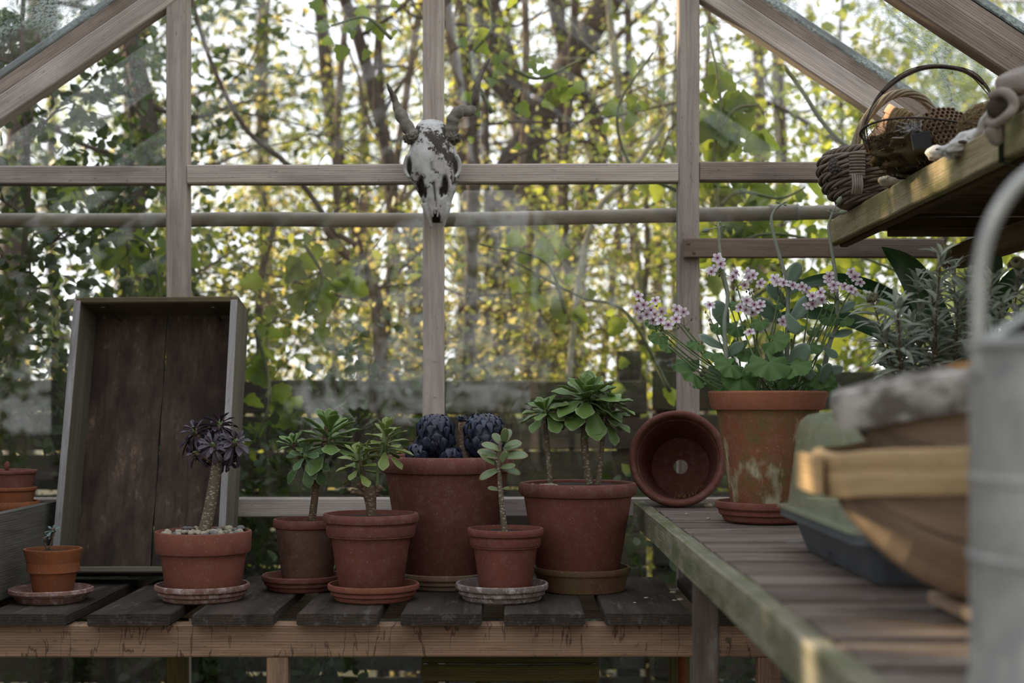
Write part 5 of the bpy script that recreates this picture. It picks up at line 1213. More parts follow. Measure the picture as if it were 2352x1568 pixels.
strap([b0, (2120, 870, 2.95), (2080, 845, 2.9), (2030, 835, 2.85), (2020, 838, 2.83)], .016)
Xs, Ys = .80, 2.55
t = plain_pot('potted_silver_shrub', 'bushy silvery grey leaved shrub behind the stacked trugs at the right', Xs, Ys, SZ + .15, .10, .075, SZ, 'clay_red')
sv = [leafmesh('leaf', 'silver_leaf', W=.20, bend=b_, cup=.25, nu=6, nv=2, prof=lambda u: math.sin(PI * min(1, u * .93 + .07)) ** .6) for b_ in (.1, .35, .6)]
stm = MB(); tips = [(2160, 590), (2105, 640), (2060, 700), (2140, 660), (2190, 620), (2200, 690), (2230, 720), (2090, 740), (2030, 760), (2150, 740), (2280, 640), (2300, 700), (2340, 620), (2260, 760), (2180, 780), (2110, 790), (2340, 720), (2380, 660), (2320, 780), (2060, 800), (2220, 640), (2005, 690)]
pos = []
for i, (px, py) in enumerate(tips):
    d = Ys + R.gauss(0, .07) - .03; q = P(px, py, d); q0 = Vector((Xs + R.gauss(0, .03), Ys + R.gauss(0, .03), SZ + .14)); m_ = q0.lerp(q, .5) + Vector(((q.x - q0.x) * .25, 0, -.015))
    cc = curve([q0, m_, q], 12); stm.tube(cc, [lerp(.0035, .0014, k / (len(cc) - 1)) for k in range(len(cc))], 5)
    for k in range(6, len(cc)): 
        for _ in range(3 if k < 22 else 6): pos.append((cc[k] + Vector((R.gauss(0, .003),) * 3), (cc[k] - cc[k - 1]).normalized(), k / len(cc)))
stm.build('stems', 'stem_brown', t, smooth=True)
R.shuffle(pos); pos.sort(key=lambda q: -q[2]); rest = MB()
def silver(i, q, tan, u):
    a = R.random() * 2 * PI; o_ = tan.orthogonal().normalized(); o2 = tan.cross(o_); rd = o_ * math.cos(a) + o2 * math.sin(a); el = R.uniform(.2, .9) if u < .9 else R.uniform(.5, 1.8)
    d = (rd + tan * el).normalized(); return orient(q, d, tan + Vector((0, -.3, .2)), R.uniform(.032, .052) * (1 if u < .95 else .75))
for i, (q, tan, u) in enumerate(pos):
    M_ = silver(i, q, tan, u)
    if i < 290: inst('leaf', R.choice(sv), t, M_)
    else:
        me = R.choice(sv); o_ = len(rest.v); rest.v += [tuple(M_ @ v.co) for v in me.vertices]; rest.f += [tuple(x + o_ for x in p.vertices) for p in me.polygons]
        rest.g += [(.5, .5, 0)] * len(me.vertices)
o = rest.build('lower_leaves', 'silver_leaf', t, smooth=True); o['kind'] = 'stuff'
for (px, py, s_) in ((2165, 582, .017), (2005, 688, .013), (2335, 612, .018)):
    h = MB(); c = P(px, py, Ys - .05); 
    for k in range(34): a = k * 2.4; e_ = R.uniform(-.2, 1.4); n_ = Vector((math.cos(a) * math.cos(e_), math.sin(a) * math.cos(e_), math.sin(e_))); h.blob(c + n_ * s_ * .75, s_ * .32, (.6, .6, 1), .1, sub=1, sd=k)
    h.build('seed_head', 'spent_flower', t, smooth=True)

# ------------------------------------------------------------------ goat skull hung on the middle post
sk = thing('goat_skull', P(995, 400, WY - .05), 'bleached lichen-spotted goat skull with two horns hanging on the middle post', 'skull')
SD = WY - .04
def SK(px, py): return P(px, py, SD)
secs = [  # py, half width px left, right, centre px, depth forward (m)
    (276, 12, 12, 990, .012), (281, 26, 26, 991, .030), (292, 36, 36, 992, .045), (308, 42, 44, 993, .055), (325, 46, 50, 994, .062), (343, 52, 54, 994, .066), (360, 58, 58, 994, .068), (376, 62, 62, 994, .068), (392, 61, 62, 995, .066),
    (408, 54, 56, 996, .063), (424, 48, 52, 998, .059), (438, 43, 47, 1000, .055), (450, 37, 41, 1001, .050), (462, 33, 36, 1002, .046), (474, 29, 32, 1003, .042), (485, 26, 28, 1004, .038), (495, 24, 25, 1005, .034), (504, 21, 22, 1005, .028), (511, 16, 17, 1005, .020)]
V, G, Fc = [], [], []; NA = 84; up_s = []
for a, b_ in zip(secs[:-1], secs[1:]):
    for k in range(4): up_s.append(tuple(lerp(a[j], b_[j], k / 4) for j in range(5)))
up_s.append(secs[-1])
k_ = SD / F
for (py, wl_, wr_, cx_, dep) in up_s:
    for j in range(NA):
        a = 2 * PI * j / NA; ca, sa = math.cos(a), math.sin(a)
        hw = wr_ if ca > 0 else wl_
        x = (cx_ + hw * math.copysign(abs(ca) ** .85, ca)); y = -sa
        dpt = dep * (math.copysign(abs(sa) ** .8, sa)) if sa > 0 else -.35 * dep * abs(sa)
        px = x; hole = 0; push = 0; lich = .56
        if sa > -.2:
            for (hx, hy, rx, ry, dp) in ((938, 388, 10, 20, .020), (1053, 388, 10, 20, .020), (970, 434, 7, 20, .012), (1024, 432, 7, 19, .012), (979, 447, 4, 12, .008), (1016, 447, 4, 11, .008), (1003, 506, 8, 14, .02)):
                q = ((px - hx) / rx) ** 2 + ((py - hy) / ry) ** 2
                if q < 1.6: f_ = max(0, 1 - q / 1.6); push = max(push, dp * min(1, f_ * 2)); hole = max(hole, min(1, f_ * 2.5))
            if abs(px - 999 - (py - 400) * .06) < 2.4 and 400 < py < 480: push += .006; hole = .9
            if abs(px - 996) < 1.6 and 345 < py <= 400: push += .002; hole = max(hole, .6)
        nz = .0016 * noise.noise(Vector((px * .05, py * .05, 0)))
        for (lx, ly, lr, s_) in ((1010, 330, 40, .3), (1030, 375, 25, .25), (975, 300, 30, .12), (950, 312, 22, .3), (1040, 305, 24, .3), (940, 400, 16, .2), (1045, 420, 22, .15), (960, 430, 18, .15)):
            q = math.hypot(px - lx, py - ly) / lr; lich += s_ * max(0, 1 - q)
        for (lx, ly, lr) in ((970, 375, 35), (1000, 470, 30), (985, 285, 22), (1015, 385, 18)):
            q = math.hypot(px - lx, py - ly) / lr; lich -= .28 * max(0, 1 - q)
        V.append(P(px, py, SD) + Vector((0, -(dpt - push) + nz, 0))); G.append((hole, 0, lich))
nl_ = len(up_s)
for i in range(nl_ - 1):
    for j in range(NA): j2 = (j + 1) % NA; Fc.append((i * NA + j, i * NA + j2, (i + 1) * NA + j2, (i + 1) * NA + j))
Fc.append(tuple(range(NA))); Fc.append(tuple((nl_ - 1) * NA + j for j in range(NA - 1, -1, -1)))
m = MB(); m.add(V, Fc, G); m.build('cranium', 'bone', sk, smooth=True)
def bonebit(nm, pts_, rs, mat='bone_plain', fl=1.0, n=8):
    MB().tube(curve([P(a, b_, SD) + Vector((0, -c_, 0)) for a, b_, c_ in pts_], 5), [lerp(rs[int(i / (5 * (len(pts_) - 1) + 1) * (len(rs) - 1))], rs[min(len(rs) - 1, int(i / (5 * (len(pts_) - 1) + 1) * (len(rs) - 1)) + 1)], (i / (5 * (len(pts_) - 1) + 1) * (len(rs) - 1)) % 1) for i in range(5 * (len(pts_) - 1) + 1)], n, flat=fl).build(nm, mat, sk, smooth=True)
bonebit('jaw_bone', [(978, 470, .026), (984, 490, .024), (988, 508, .018), (992, 524, .012)], [.010, .008, .005, .0025])
bonebit('jaw_bone', [(1029, 470, .026), (1026, 490, .024), (1022, 506, .018), (1020, 520, .012)], [.010, .008, .005, .0025])
bonebit('nasal_bone', [(990, 462, .034), (993, 484, .034), (996, 502, .030)], [.006, .004, .0012])
bonebit('nasal_bone', [(1010, 462, .034), (1009, 484, .034), (1006, 502, .030)], [.006, .004, .0012])
bonebit('nasal_bone', [(1001, 466, .036), (1001, 482, .035), (1001, 496, .033)], [.004, .003, .001])
for s_, x in ((-1, 934), (1, 1056)):
    bonebit('eye_ridge', [(x - 6 * s_, 364, .046), (x + 0 * s_, 378, .038), (x + 0 * s_, 398, .034), (x - 9 * s_, 414, .042)], [.004, .0048, .0045, .003])
hl = curve([P(952, 316, SD - .035), P(940, 298, SD - .03), P(925, 272, SD - .02), P(914, 250, SD), P(906, 228, SD + .0), P(897, 208, SD - .02), P(889, 192, SD - .03)], 7)
MB().tube(hl, [lerp(.0175, .0030, (i / (len(hl) - 1)) ** 1.0) * (1 + .10 * math.sin(i * .9) + .25 * math.exp(-((i - 17) / 4) ** 2)) for i in range(len(hl))], 12).build('horn', 'horn', sk, smooth=True)
hr = curve([P(1036, 316, SD - .035), P(1038, 296, SD - .04), P(1042, 272, SD - .045), P(1058, 254, SD - .045), P(1076, 256, SD - .02), P(1090, 245, SD - .0), P(1092, 222, SD - .02), P(1098, 190, SD - .03), P(1110, 160, SD - .03), P(1124, 134, SD - .035)], 7)
MB().tube(hr, [lerp(.0175, .0035, (i / (len(hr) - 1)) ** 1.15) * (1 + .08 * math.sin(i * 1.1)) for i in range(len(hr))], 12).build('horn', 'horn', sk, smooth=True)
for (x, y) in ((949, 316), (1038, 316)): 
    MB().blob(P(x, y, SD - .034), .0205, (1, 1, .75), .5, 5, 4, sd=x).build('horn_base', 'horn', sk, smooth=True)
MB().tube([P(995, 300, WY - .005), P(995, 300, WY - .06)], .002, 6).build('hanging_nail', 'screw', sk)

# ------------------------------------------------------------------ things on the high shelf
def strandring(mb, c, rx, ry, z, r, nst=3, tw=14, rad=.0035, n=110, ph=0, wav=.0):
    for s_ in range(nst):
        pts_ = []
        for i in range(n + 1):
            a = 2 * PI * i / n; q = a * tw / 2 + 2 * PI * s_ / nst + ph
            ro = r * math.cos(q); zo = r * math.sin(q)
            pts_.append(Vector((c[0] + (rx + ro) * math.cos(a), c[1] + (ry + ro) * math.sin(a), z + zo + wav * math.sin(a * 3 + ph))))
        mb.tube(pts_, rad, 6, cap=False)
bk_ = thing('wicker_basket', (.80, 3.02, HZ), 'grey brown twisted wicker basket with high arched handle at the end of the shelf', 'basket')
Bc = (.81, 3.06)
rows = [(.012, .105), (.027, .120), (.043, .132), (.060, .140), (.077, .144), (.094, .143)]
for i, (z, rr_) in enumerate(rows):
    m = MB(); strandring(m, Bc, rr_, rr_ * .95, HZ + z, .0062, 4, 9, .0040, 150, ph=i, wav=.002); m.build('wicker_row', 'wicker', bk_, smooth=True)
m = MB(); strandring(m, Bc, .132, .128, HZ + .108, .006, 4, 26, .004, 150); m.build('woven_rim', 'wicker', bk_, smooth=True)
m = MB()
for k in range(22): a = 2 * PI * k / 22; m.tube([Vector((Bc[0] + q * math.cos(a), Bc[1] + q * .95 * math.sin(a), HZ + z)) for z, q in ((.004, .08), (.02, .11), (.05, .130), (.08, .138), (.106, .128))], .003, 5)
m.lathe([(0, 0), (.105, 0), (.105, .006), (0, .006)], c=(Bc[0], Bc[1], HZ + .002), n=24); m.build('stakes', 'wicker', bk_)
hp = curve([P(1972, 415, 3.04), P(1962, 350, 3.04), P(1985, 280, 3.04), P(2030, 230, 3.04), P(2075, 213, 3.04), P(2120, 228, 3.04), P(2150, 270, 3.05), P(2168, 330, 3.06), P(2172, 400, 3.06)], 8)
m = MB(); n = len(hp)
for s_ in range(6):
    pts_ = []
    for i, p in enumerate(hp):
        tan = (hp[min(i + 1, n - 1)] - hp[max(i - 1, 0)]).normalized(); u = tan.cross(Vector((0, 1, 0))).normalized(); q = i * .22 + 2 * PI * s_ / 6
        pts_.append(p + (u * math.cos(q) + Vector((0, 1, 0)) * math.sin(q)) * .0062)
    m.tube(pts_, .0034, 6)
m.build('handle', 'wicker_handle', bk_, smooth=True)
m = MB()
for k in range(9): strandring(m, (at(1968, 2.93), 2.93), .014, .012, CZ - (408 - 7.0 * k - HY) * 2.93 / F, .001, 1, 2, .0032, 24)
m.build('handle_binding', 'wicker', bk_, smooth=True)
for k in range(5): 
    x = 1958 + k * 5; MB().tube(curve([P(x, 400, 2.92), P(x + 2, 425, 2.905), P(x - 1, 448, 2.91)], 4), .0026, 6).build('binding_strand', 'wicker', bk_, smooth=True)
# cones in the basket
R = random.Random(3); cm = MB()
for k in range(70):
    z = k / 70; a = k * 2.4; rr_ = math.sin(PI * (z * .85 + .1)) ** .7
    cm.blob(Vector((rr_ * .8 * math.cos(a), rr_ * .8 * math.sin(a), z * 2 - 1)), .30, (1, 1, .8), .1, sub=1, sd=k)
cone = mesh_only('coneseed', cm, 'cone_brown')
cl_ = ['purple brown seed cone in the wicker basket, leftmost', 'purple brown seed cone in the basket, close against the handle binding', 'purple brown seed cone at the back of the basket, highest of them', 'purple brown seed cone low behind the basket rim', 'purple brown seed cone half hidden between the others']
for i, (px, py, d, s_) in enumerate(((1925, 380, 3.0, .020), (1952, 366, 2.99, .021), (1940, 356, 3.06, .021), (1912, 392, 3.06, .018), (1945, 392, 3.03, .02))):
    o = bpy.data.objects.new('seed_cone', cone); C.objects.link(o); o.location = P(px, py, d); o.scale = (s_,) * 3; o.rotation_euler = (R.random(), R.random(), R.random() * 6)
    tag(o, cl_[i], 'cone', 'cones in the wicker basket')
# tall tan pot leaning in the basket
t = thing('tall_clay_pot', (.86, 3.06, HZ + .02), 'tall tan clay pot leaning inside the wicker basket, rim up to the right', 'pot')
a, b_ = P(1985, 390, 3.0), P(2082, 272, 3.02); zq = (b_ - a).normalized(); zq = (zq + Vector((0, -.35, 0))).normalized(); xq = zq.orthogonal().normalized(); yq = zq.cross(xq)
MM = Matrix.Translation(b_ - zq * .14) @ Matrix((xq, yq, zq)).transposed().to_4x4()
m = MB().lathe([(0, 0), (.030, 0), (.032, .003), (.041, .118), (.0415, .12), (.047, .121), (.049, .138), (.048, .14), (.044, .14), (.043, .13), (.030, .012), (0, .012)], M=MM, n=40); m.build('pot', 'clay_tan', t, smooth=True, ang=35)

# wire basket with nests
WYd = 2.62; wc = Vector((.752, WYd, HZ))
wb = thing('wire_basket', (wc.x, wc.y, HZ), 'dark wire mesh basket with a tall thin hoop handle, filled with nests and moss', 'basket')
def bowl(u, a):   # u 0 bottom .. 1 rim
    r_ = lerp(.045, .108, u ** .62); return Vector((wc.x + r_ * math.cos(a), wc.y + r_ * math.sin(a) * .95, HZ + .002 + .078 * u ** 1.15 + .006 * math.sin(a * 2)))
m = MB(); nA = 40; nU = 9
for k in range(nA):
    for s_ in (1, -1):
        m.tube([bowl(i / nU, 2 * PI * (k + s_ * (.5 if i % 2 else 0) * .8) / nA + .12 * (i % 2)) for i in range(nU + 1)], .0006, 4)
m.build('wire_mesh', 'wire', wb)
m = MB()
for u in (0, .5, 1): m.tube([bowl(u, 2 * PI * i / 40) for i in range(41)], .0016 if u < 1 else .0022, 6, cap=False)
m.build('hoops', 'wire', wb, smooth=True)
hp = curve([P(1998, 345, 2.62), P(1985, 300, 2.63), P(2005, 240, 2.64), P(2050, 190, 2.65), P(2100, 162, 2.66), P(2150, 152, 2.66), P(2200, 158, 2.66), P(2240, 176, 2.66), P(2268, 205, 2.66), P(2282, 240, 2.64), P(2280, 300, 2.6)], 8)
m = MB(); m.tube(hp, .0016, 6)
for s_ in (1, -1): m.tube([p + Vector((.004 * s_ * math.sin(i * .12 + 1), .003 * math.cos(i * .3), .003 * s_)) for i, p in enumerate(hp)], .0012, 5)
n1 = hp[20:62]; m.tube(n1, .0034, 8); m.build('handle', 'wire', wb, smooth=True)
MB().blob((wc.x, wc.y, HZ + .044), .092, (1, .95, .42), .35, 4, 4, sd=5).build('moss_filling', 'moss_nest', wb, smooth=True)
m = MB(); R = random.Random(8)
for k in range(700):
    a = R.random() * 2 * PI; u = R.random(); q = bowl(u, a); q = wc.lerp(q, .97) if False else Vector((lerp(wc.x, q.x, .93), lerp(wc.y, q.y, .93), q.z + .002)); d = Vector((R.gauss(0, 1), R.gauss(0, 1), R.gauss(0, .5))).normalized() * R.uniform(.008, .022)
    m.tube([q, q + d * .5 + Vector((0, 0, .003)), q + d], .0006, 3, cap=False)
o = m.build('moss_strands', 'straw', wb); o['kind'] = 'stuff'
# rope coil (straw) in the wire basket
t = thing('straw_bundle', (wc.x - .055, wc.y - .02, HZ + .07), 'coiled bundle of brown plaited straw at the left of the wire basket', 'straw bundle')
m = MB()
for k in range(34):
    a = k * .185 - .6; c = Vector((wc.x - .045, wc.y - .03, HZ + .075)); d0 = Vector((math.cos(a), -.35 + .2 * math.sin(k * 2.2), math.sin(a))); off = R.gauss(0, .004)
    m.tube(curve([c + Vector((-.028 + k * .0018, .012 * math.sin(k), -.02 + off)), c + Vector((-.026 + k * .0018, -.02, .012 + off)), c + Vector((-.01 + k * .0016, -.012, .034 + off - .0007 * k)), c + Vector((.012 + k * .001, .01, .02 + off))], 4), .0026, 5)
m.build('straw', 'straw', t, smooth=True)
# wasp comb
t = thing('wasp_comb', (wc.x + .045, wc.y, HZ + .10), 'brown papery honeycomb piece with open cells on top of the wire basket', 'wasp comb')
cc0 = P(2170, 296, 2.55); ax = Vector((.15, -1, .38)).normalized(); u = Vector((1, 0, .12)); u = (u - ax * u.dot(ax)).normalized(); v = ax.cross(u); 
MB().blob(cc0 + Vector((0, .018, -.006)), .042, (1.05, .55, .72), .25, 3, 3, sd=7).build('comb_body', 'comb', t, smooth=True)
m = MB(); s_ = .0052
for iy in range(-6, 7):
    for ix in range(-7, 8):
        x = (ix + .5 * (iy % 2)) * s_ * 1.8; y = iy * s_ * 1.56
        if (x / .046) ** 2 + (y / .036) ** 2 > 1 + .15 * noise.noise(Vector((x * 60, y * 60, 0))): continue
        dep = .016 - 6 * (x * x + y * y); b0_ = cc0 + u * x + v * y + ax * (dep - .014); V = []
        for rr_, h in ((1.03, 0), (1.03, 1), (.80, 1), (.76, .35)):
            for k in range(6): a = PI / 6 + k * PI / 3; V.append(b0_ + (u * math.cos(a) + v * math.sin(a)) * s_ * rr_ + ax * .017 * h)
        Fc = [(j * 6 + k, j * 6 + (k + 1) % 6, (j + 1) * 6 + (k + 1) % 6, (j + 1) * 6 + k) for j in range(3) for k in range(6)] + [tuple(18 + k for k in range(6))]
        m.add(V, Fc)
m.build('cells', 'comb', t)
# grey papery tuft
t = thing('grey_nest_paper', P(2075, 300, 2.56), 'grey cobwebby nest paper between the straw bundle and the honeycomb', 'nest')
MB().blob(P(2104, 300, 2.57), .020, (1.2, .6, .55), .5, 4, 4, sd=2).build('paper', 'cob', t, smooth=True)
m = MB()
for k in range(90): q = P(2100, 298, 2.55) + Vector((R.gauss(0, .014), R.gauss(0, .01), R.gauss(0, .012))); m.tube([q, q + Vector((R.gauss(0, .012), R.gauss(0, .006), R.gauss(0, .008)))], .0008, 3)
o = m.build('fibres', 'cob', t); o['kind'] = 'stuff'
sl_ = MB().beam(P(2095, 326, 2.50), P(2138, 318, 2.50), .003, .028, up=(-.3, 0, 1), bev=.0005, seg=1).build('slate_tag', 'slate', None); tag(sl_, 'small black slate square stuck in the wire basket', 'slate tag')
# stone and bones
o = MB().blob((0, 0, 0), .021, (1, .8, .6), .3, 1.8, 3, sd=3).build('pale_stone', 'stone_pale', None, smooth=True); d = 2.78; o.location = P(2018, 440, d) + Vector((.022, 0, 0)); o.location.z = HZ + .011; tag(o, 'pale rough stone on the shelf edge in front of the wicker basket', 'stone')
t = thing('small_skull', P(2130, 390, 2.5), 'small white bone skull on the shelf edge below the wire basket', 'skull')
c = P(2130, 388, 2.48); c.x = HX + .01; c.z = HZ + .013; MB().blob(c, .017, (1.4, 1, .8), .3, 3, 3, sd=9).blob(c + Vector((.018, 0, .004)), .011, (1.4, 1, .8), .3, 3, 2, sd=2).build('cranium', 'bone_plain', t, smooth=True)
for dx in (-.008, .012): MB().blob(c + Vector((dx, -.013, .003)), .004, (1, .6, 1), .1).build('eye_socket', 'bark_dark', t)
t = thing('long_jaw_bone', P(2200, 330, 2.35), 'long white jaw and snout bone lying across the shelf edge beside the wire basket', 'bone')
m = MB(); m.blob(P(2186, 346, 2.35), (.017), (1.25, .8, .7), .35, 2.2, 4, sd=3); m.build('jaw', 'bone_plain', t, smooth=True)
MB().blob(P(2215, 328, 2.33), .025, (1.35, .8, .62), .45, 2.4, 4, rot=Euler((0, -.5, 0)).to_matrix(), sd=8).build('snout', 'bone_plain', t, smooth=True)
MB().tube(curve([P(2232, 320, 2.32), P(2250, 300, 2.31), P(2258, 276, 2.30), P(2276, 258, 2.29), P(2290, 236, 2.28)], 6), [.013, .012, .0105, .0095, .009, .0085, .008, .0075, .0072, .007, .007, .0068, .0068, .0068, .007, .0075, .0085, .0095, .011, .0125, .0125, .011, .008, .005, .002], 12, flat=.7).build('shaft', 'bone_plain', t, smooth=True)
for q in range(5): MB().blob(P(2180 + q * 9, 362 - q * 5, 2.335), .0038, (.7, .7, 1.3), .2).build('tooth', 'bone_plain', t, smooth=True)
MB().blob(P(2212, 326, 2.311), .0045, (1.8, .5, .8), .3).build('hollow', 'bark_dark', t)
MB().blob(P(2228, 350, 2.33), .015, (1.5, .8, .6), .3, 2, 3).build('bone_end', 'bone_mauve', t, smooth=True)
t = thing('bird_nest', P(2235, 275, 2.42), 'round dark mossy birds nest behind the bones on the shelf', 'nest')
nc = P(2262, 285, 2.42); nc.z = HZ + .042; MB().blob(nc, .040, (1, 1, .9), .2, 3, 4, sd=1).build('nest', 'moss_nest', t, smooth=True)
m = MB()
for k in range(900):
    a, b_ = R.random() * 6.28, R.gauss(0, .8); n_ = Vector((math.cos(a) * math.cos(b_), math.sin(a) * math.cos(b_), math.sin(b_))); q = nc + n_ * .039; tv = n_.cross(Vector((R.gauss(0, 1), R.gauss(0, 1), R.gauss(0, 1)))).normalized() * R.uniform(.01, .03)
    m.tube([q, q + tv * .5 + n_ * .004, q + tv], .0007, 3, cap=False)
o = m.build('moss_strands', 'straw', t); o['kind'] = 'stuff'
# big skull at the right edge
t = thing('large_skull', (HX + .05, 2.12, HZ), 'large brownish animal skull at the right edge of the high shelf', 'skull')
c = P(2345, 262, 2.12); c.z = max(c.z - .005, HZ + .042)
MB().blob(c + Vector((.02, 0, 0)), .045, (1.35, .9, .82), .12, 2, 4, sd=4).build('cranium', 'bone_mauve', t, smooth=True); MB().blob(P(2345, 212, 2.1), .016, (1.2, 1, .6), .2).build('brow', 'bark_brown', t, smooth=True)
m = MB(); m.tube(curve([P(2278, 222, 2.08), P(2300, 212, 2.06), P(2322, 222, 2.05), P(2328, 245, 2.05), P(2312, 268, 2.05), P(2285, 285, 2.07), P(2265, 282, 2.08)], 5), .0075, 8); m.build('cheek_bone', 'bone_mauve', t, smooth=True)
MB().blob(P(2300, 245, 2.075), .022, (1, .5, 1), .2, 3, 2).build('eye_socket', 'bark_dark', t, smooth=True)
m = MB(); m.tube(curve([P(2278, 290, 2.08), P(2288, 318, 2.08), P(2300, 330, 2.08)], 4), [.012, .014, .013, .012, .011, .010, .009, .007, .005], 8); m.build('upper_jaw', 'bone_mauve', t, smooth=True)

# ------------------------------------------------------------------ propagator, trugs, watering can on the side bench
def rrect(cx, cy, hx, hy, r, z, n=6):
    out = []
    for (sx_, sy_, a0) in ((1, 1, 0), (-1, 1, PI / 2), (-1, -1, PI), (1, -1, 1.5 * PI)):
        for k in range(n + 1): a = a0 + PI / 2 * k / n; out.append(Vector((cx + sx_ * (hx - r) + r * math.cos(a), cy + sy_ * (hy - r) + r * math.sin(a), z)))
    return out
def loft(mb, rings, cap0=True, cap1=True):
    o = len(mb.v); n = len(rings[0]); V = [p for r_ in rings for p in r_]
    Fc = [(i * n + k, i * n + (k + 1) % n, (i + 1) * n + (k + 1) % n, (i + 1) * n + k) for i in range(len(rings) - 1) for k in range(n)]
    if cap0: Fc.append(tuple(range(n - 1, -1, -1)))
    if cap1: Fc.append(tuple((len(rings) - 1) * n + k for k in range(n)))
    mb.add(V, Fc)
pc = (.555, 2.0); px_, py_ = .125, .245
t = thing('propagator_tray', (pc[0], pc[1], SZ), 'dark grey plastic seed tray under the clear cover, left of the trugs', 'seed tray')
m = MB(); loft(m, [rrect(*pc, px_ - .03, py_ - .03, .02, SZ + .001), rrect(*pc, px_ - .026, py_ - .026, .02, SZ + .006), rrect(*pc, px_ - .010, py_ - .010, .02, SZ + .052), rrect(*pc, px_ + .008, py_ + .008, .02, SZ + .054), rrect(*pc, px_ + .008, py_ + .008, .02, SZ + .066), rrect(*pc, px_, py_, .02, SZ + .066), rrect(*pc, px_ - .014, py_ - .014, .02, SZ + .05), rrect(*pc, px_ - .03, py_ - .03, .02, SZ + .006)])
m.build('tray', 'tray_plastic', t, smooth=True, ang=35)
for sx_ in (-1, 1): MB().tube([(pc[0] + sx_ * (px_ - .028), pc[1] + .02, SZ + .001), (pc[0] + sx_ * (px_ - .028), pc[1] + .02, SZ + .02)], .008, 8).build('foot', 'dark_plastic', t)
t = thing('propagator_cover', (pc[0], pc[1], SZ + .068), 'cloudy greenish clear plastic propagator cover on the grey tray', 'cover')
m = MB(); zb_ = SZ + .0675; hs = [(0, .014), (.004, .014), (.0045, .0), (.06, -.006), (.12, -.012), (.135, -.016), (.144, -.026), (.1485, -.045), (.149, -.07)]
rings = [rrect(*pc, px_ + q, py_ + q, .03, zb_ + z) for z, q in hs]; loft(m, rings, cap0=False); 
m.build('cover', 'cloche_plastic', t, smooth=True, ang=40)

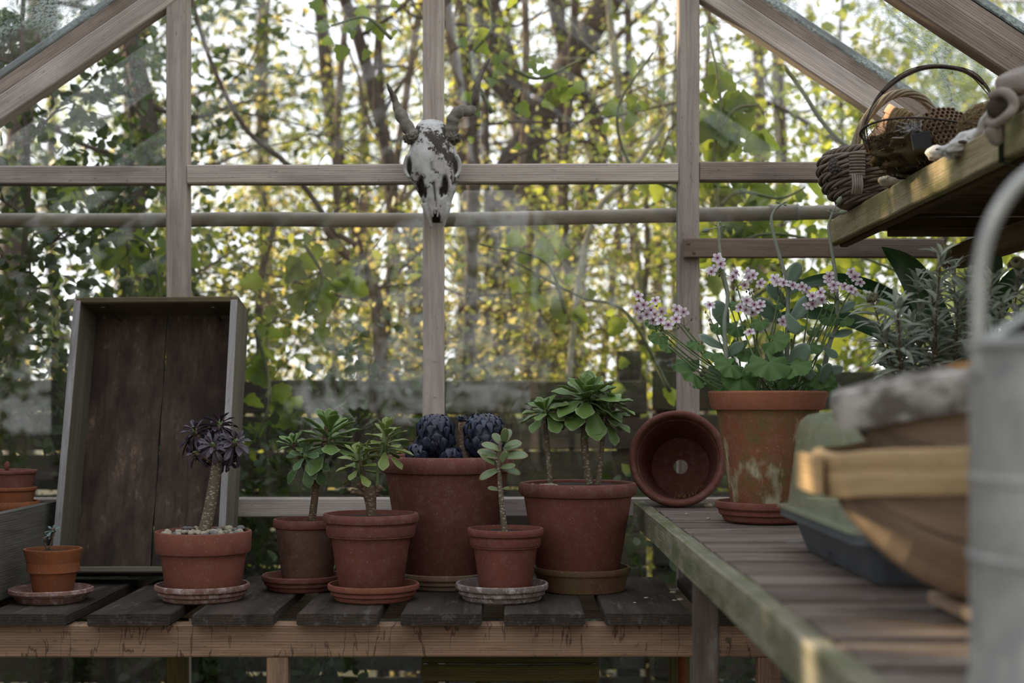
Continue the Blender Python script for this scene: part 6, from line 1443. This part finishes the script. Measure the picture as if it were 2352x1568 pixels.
def trug(label, cx_, cy_, z0, Lh, Wh, H, tilt, bandh, rimmat, boardmat, nb=7, yaw=0, sd=0, lap=True):
    t = thing('garden_trug', (cx_, cy_, z0), label, 'trug', 'nested garden trugs'); M_ = Matrix.Translation((cx_, cy_, z0)) @ Matrix.Rotation(yaw, 4, 'Z') @ Matrix.Rotation(tilt, 4, 'Y')
    def hull(u, v, off=0):
        a = v * 1.42; s_ = (1 - abs(u) ** 2.6) ** .5 if abs(u) < 1 else 0; s_ = max(s_, .30); dd = 1 - .72 * abs(u) ** 3
        return Vector((Lh * u, (Wh * s_ + off) * math.sin(a) , H - (H * dd + off) * max(0, math.cos(a)) ** .75))
    for k in range(nb):
        v0, v1 = -1 + 2 * k / nb, -1 + 2 * (k + 1) / nb - .035; mid = (k == nb // 2); V, G, Fc = [], [], []; nu, nv = 26, 4
        for side_ in (0, 1):
            for i in range(nu + 1):
                u = lerp(-.985, .985, i / nu)
                for j in range(nv + 1):
                    v = lerp(v0, v1, j / nv); o_ = (.000 if side_ else .0045) + (.002 * abs(v) + .004 * (j / nv if v0 + v1 < 0 else 1 - j / nv))
                    V.append(M_ @ hull(u, max(-1, min(1, v)), o_)); G.append((u * Lh + sd, v * Wh + k * .3, k))
        n1 = (nu + 1) * (nv + 1)
        for i in range(nu):
            for j in range(nv): a = i * (nv + 1) + j; Fc.append((a, a + nv + 1, a + nv + 2, a + 1)); Fc.append((a + n1 + 1, a + nv + 2 + n1, a + nv + 1 + n1, a + n1))
        for i in range(nu):
            a = i * (nv + 1); Fc.append((a, a + n1, a + nv + 1 + n1, a + nv + 1)); a += nv; Fc.append((a + nv + 1, a + nv + 1 + n1, a + n1, a))
        for j in range(nv): Fc.append((j, j + 1, j + 1 + n1, j + n1)); a = nu * (nv + 1) + j; Fc.append((a + 1, a, a + n1, a + 1 + n1))
        m = MB(); m.add(V, Fc, G); m.build('board', boardmat, t)
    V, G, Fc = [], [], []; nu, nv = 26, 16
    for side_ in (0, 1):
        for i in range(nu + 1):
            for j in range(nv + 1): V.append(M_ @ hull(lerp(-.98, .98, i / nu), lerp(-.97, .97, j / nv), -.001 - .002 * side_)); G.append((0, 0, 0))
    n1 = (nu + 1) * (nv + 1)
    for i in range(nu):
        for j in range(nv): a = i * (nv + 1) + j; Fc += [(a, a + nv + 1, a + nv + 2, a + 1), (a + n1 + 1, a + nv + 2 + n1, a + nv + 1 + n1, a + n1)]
    m = MB(); m.add(V, Fc, G); m.build('gap_shade_liner', 'bark_dark', t, smooth=True)  # added dark sheet inside the hull, its colour stands for shade in the board gaps
    # hoop round the top
    V, G, Fc = [], [], []; n = 72; tk_ = .010
    for i in range(n):
        a = 2 * PI * i / n; ca, sa = math.cos(a), math.sin(a); ex = .90
        x = (Lh + .012) * math.copysign(abs(ca) ** ex, ca); y = (Wh + .014) * math.copysign(abs(sa) ** ex, sa)
        nn = Vector((ca, sa * Lh / Wh, 0)).normalized(); lo = -.0; wz = .004 * noise.noise(Vector((ca * 2, sa * 2, sd)))
        for (o_, z) in ((0, -.5), (tk_, -.46), (tk_ + .003, 0), (tk_, .46), (0, .5), (-.001, 0)):
            V.append(M_ @ (Vector((x, y, H - bandh * .45 + z * bandh + wz)) + nn * o_)); G.append((a * (Lh + Wh) / 2 + sd, z * bandh, o_))
    for i in range(n):
        for j in range(6): i2 = (i + 1) % n; Fc.append((i * 6 + j, i2 * 6 + j, i2 * 6 + (j + 1) % 6, i * 6 + (j + 1) % 6))
    m = MB(); m.add(V, Fc, G); m.build('rim_hoop', rimmat, t, smooth=True, ang=50)
    if rimmat == 'trug_hoop':
        p = M_ @ Vector((-Lh - .026, -.03, H - bandh * .45)); q = M_ @ Vector((-Lh + .01, -.07, H - bandh * .45))
        MB().beam(p + Vector((0, .10, 0)), p + Vector((-.004, -.015, 0)), .009, bandh * .86, seg=4, wob=.001).build('hoop_end', 'trug_hoop', t)
    for s_ in (-1, 1):
        a, b_ = M_ @ Vector((s_ * Lh * .45, -Wh * .55, .0)), M_ @ Vector((s_ * Lh * .45, Wh * .55, .0))
        MB().beam(a - Vector((0, 0, .006)), b_ - Vector((0, 0, .006)), .03, .014, seg=2).build('foot', boardmat, t)
    return t
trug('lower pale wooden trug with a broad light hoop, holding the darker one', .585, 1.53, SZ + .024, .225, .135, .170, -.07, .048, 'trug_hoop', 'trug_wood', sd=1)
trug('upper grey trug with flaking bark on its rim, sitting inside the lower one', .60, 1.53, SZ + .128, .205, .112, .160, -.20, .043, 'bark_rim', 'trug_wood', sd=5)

wcx, wcy = .485, 1.10; wr = .127
t = thing('watering_can', (wcx, wcy, SZ), 'tall galvanised metal watering can with hoop handle, blurred at the right edge', 'watering can')
ht = CZ - (778 - HY) * 1.10 / F - SZ
prof = [(0, .008), (wr * .96, .008), (wr * .97, 0), (wr, 0), (wr, .012), (wr * .985, .016), (wr * .985, ht * .38), (wr * 1.0, ht * .385), (wr * 1.0, ht * .40), (wr * .985, ht * .405), (wr * .985, ht * .60), (wr * 1.0, ht * .605), (wr * 1.0, ht * .62), (wr * .985, ht * .625), (wr * .985, ht * .965), (wr * 1.01, ht * .97), (wr * 1.015, ht * .985), (wr * 1.0, ht), (wr * .97, ht), (wr * .96, ht - .01), (wr * .95, .02), (0, .02)]
MB().lathe(prof, c=(wcx, wcy, SZ), n=80).build('body', 'galvanised', t, smooth=True, ang=30)
m = MB(); V = []; Fc = []; n = 40     # half cover rising to the back, open at the front
for i in range(5):
    for k in range(n + 1): a = lerp(-.2, PI + .2, k / n) ; q = i / 4; V.append((wcx + wr * .97 * math.cos(a) * (1 - .45 * q), wcy + .0 + wr * .97 * math.sin(a) * (1 - .5 * q), SZ + ht - .002 + .035 * q))
for i in range(4):
    for k in range(n): a = i * (n + 1) + k; Fc.append((a, a + 1, a + n + 2, a + n + 1))
k_ = len(V); V += [(x, y, z - .0015) for x, y, z in V]; Fc += [tuple(q + k_ for q in reversed(f)) for f in Fc]
m.add(V, Fc); m.build('top_cover', 'galvanised', t, smooth=True)
hx0 = wcx - wr * .97
MB().tube(curve([(hx0, wcy, SZ + ht - .03), (hx0 - .001, wcy, SZ + ht + .02), (hx0 + .001, wcy, SZ + ht + .06), (hx0 + .012, wcy, SZ + ht + .095), (hx0 + .035, wcy, SZ + ht + .125), (hx0 + .07, wcy, SZ + ht + .143), (wcx, wcy, SZ + ht + .15), (wcx + .06, wcy, SZ + ht + .143), (wcx + .10, wcy, SZ + ht + .115), (wcx + wr * .97, wcy, SZ + ht + .05), (wcx + wr * .97, wcy, SZ + ht - .03)], 8), .0058, 12).build('handle', 'galvanised', t, smooth=True)
MB().tube([(wcx + wr * .9, wcy - .02, SZ + .06), (wcx + wr + .12, wcy - .04, SZ + ht * .7), (wcx + wr + .22, wcy - .06, SZ + ht + .02)], [.022, .016, .012], 14).build('spout', 'galvanised', t, smooth=True)
MB().lathe([(.012, 0), (.035, .03), (.036, .036), (0, .04)], M=Matrix.Translation((wcx + wr + .22, wcy - .06, SZ + ht + .02)) @ Matrix.Rotation(.6, 4, 'Y'), n=24).build('rose', 'galvanised', t, smooth=True, ang=30)
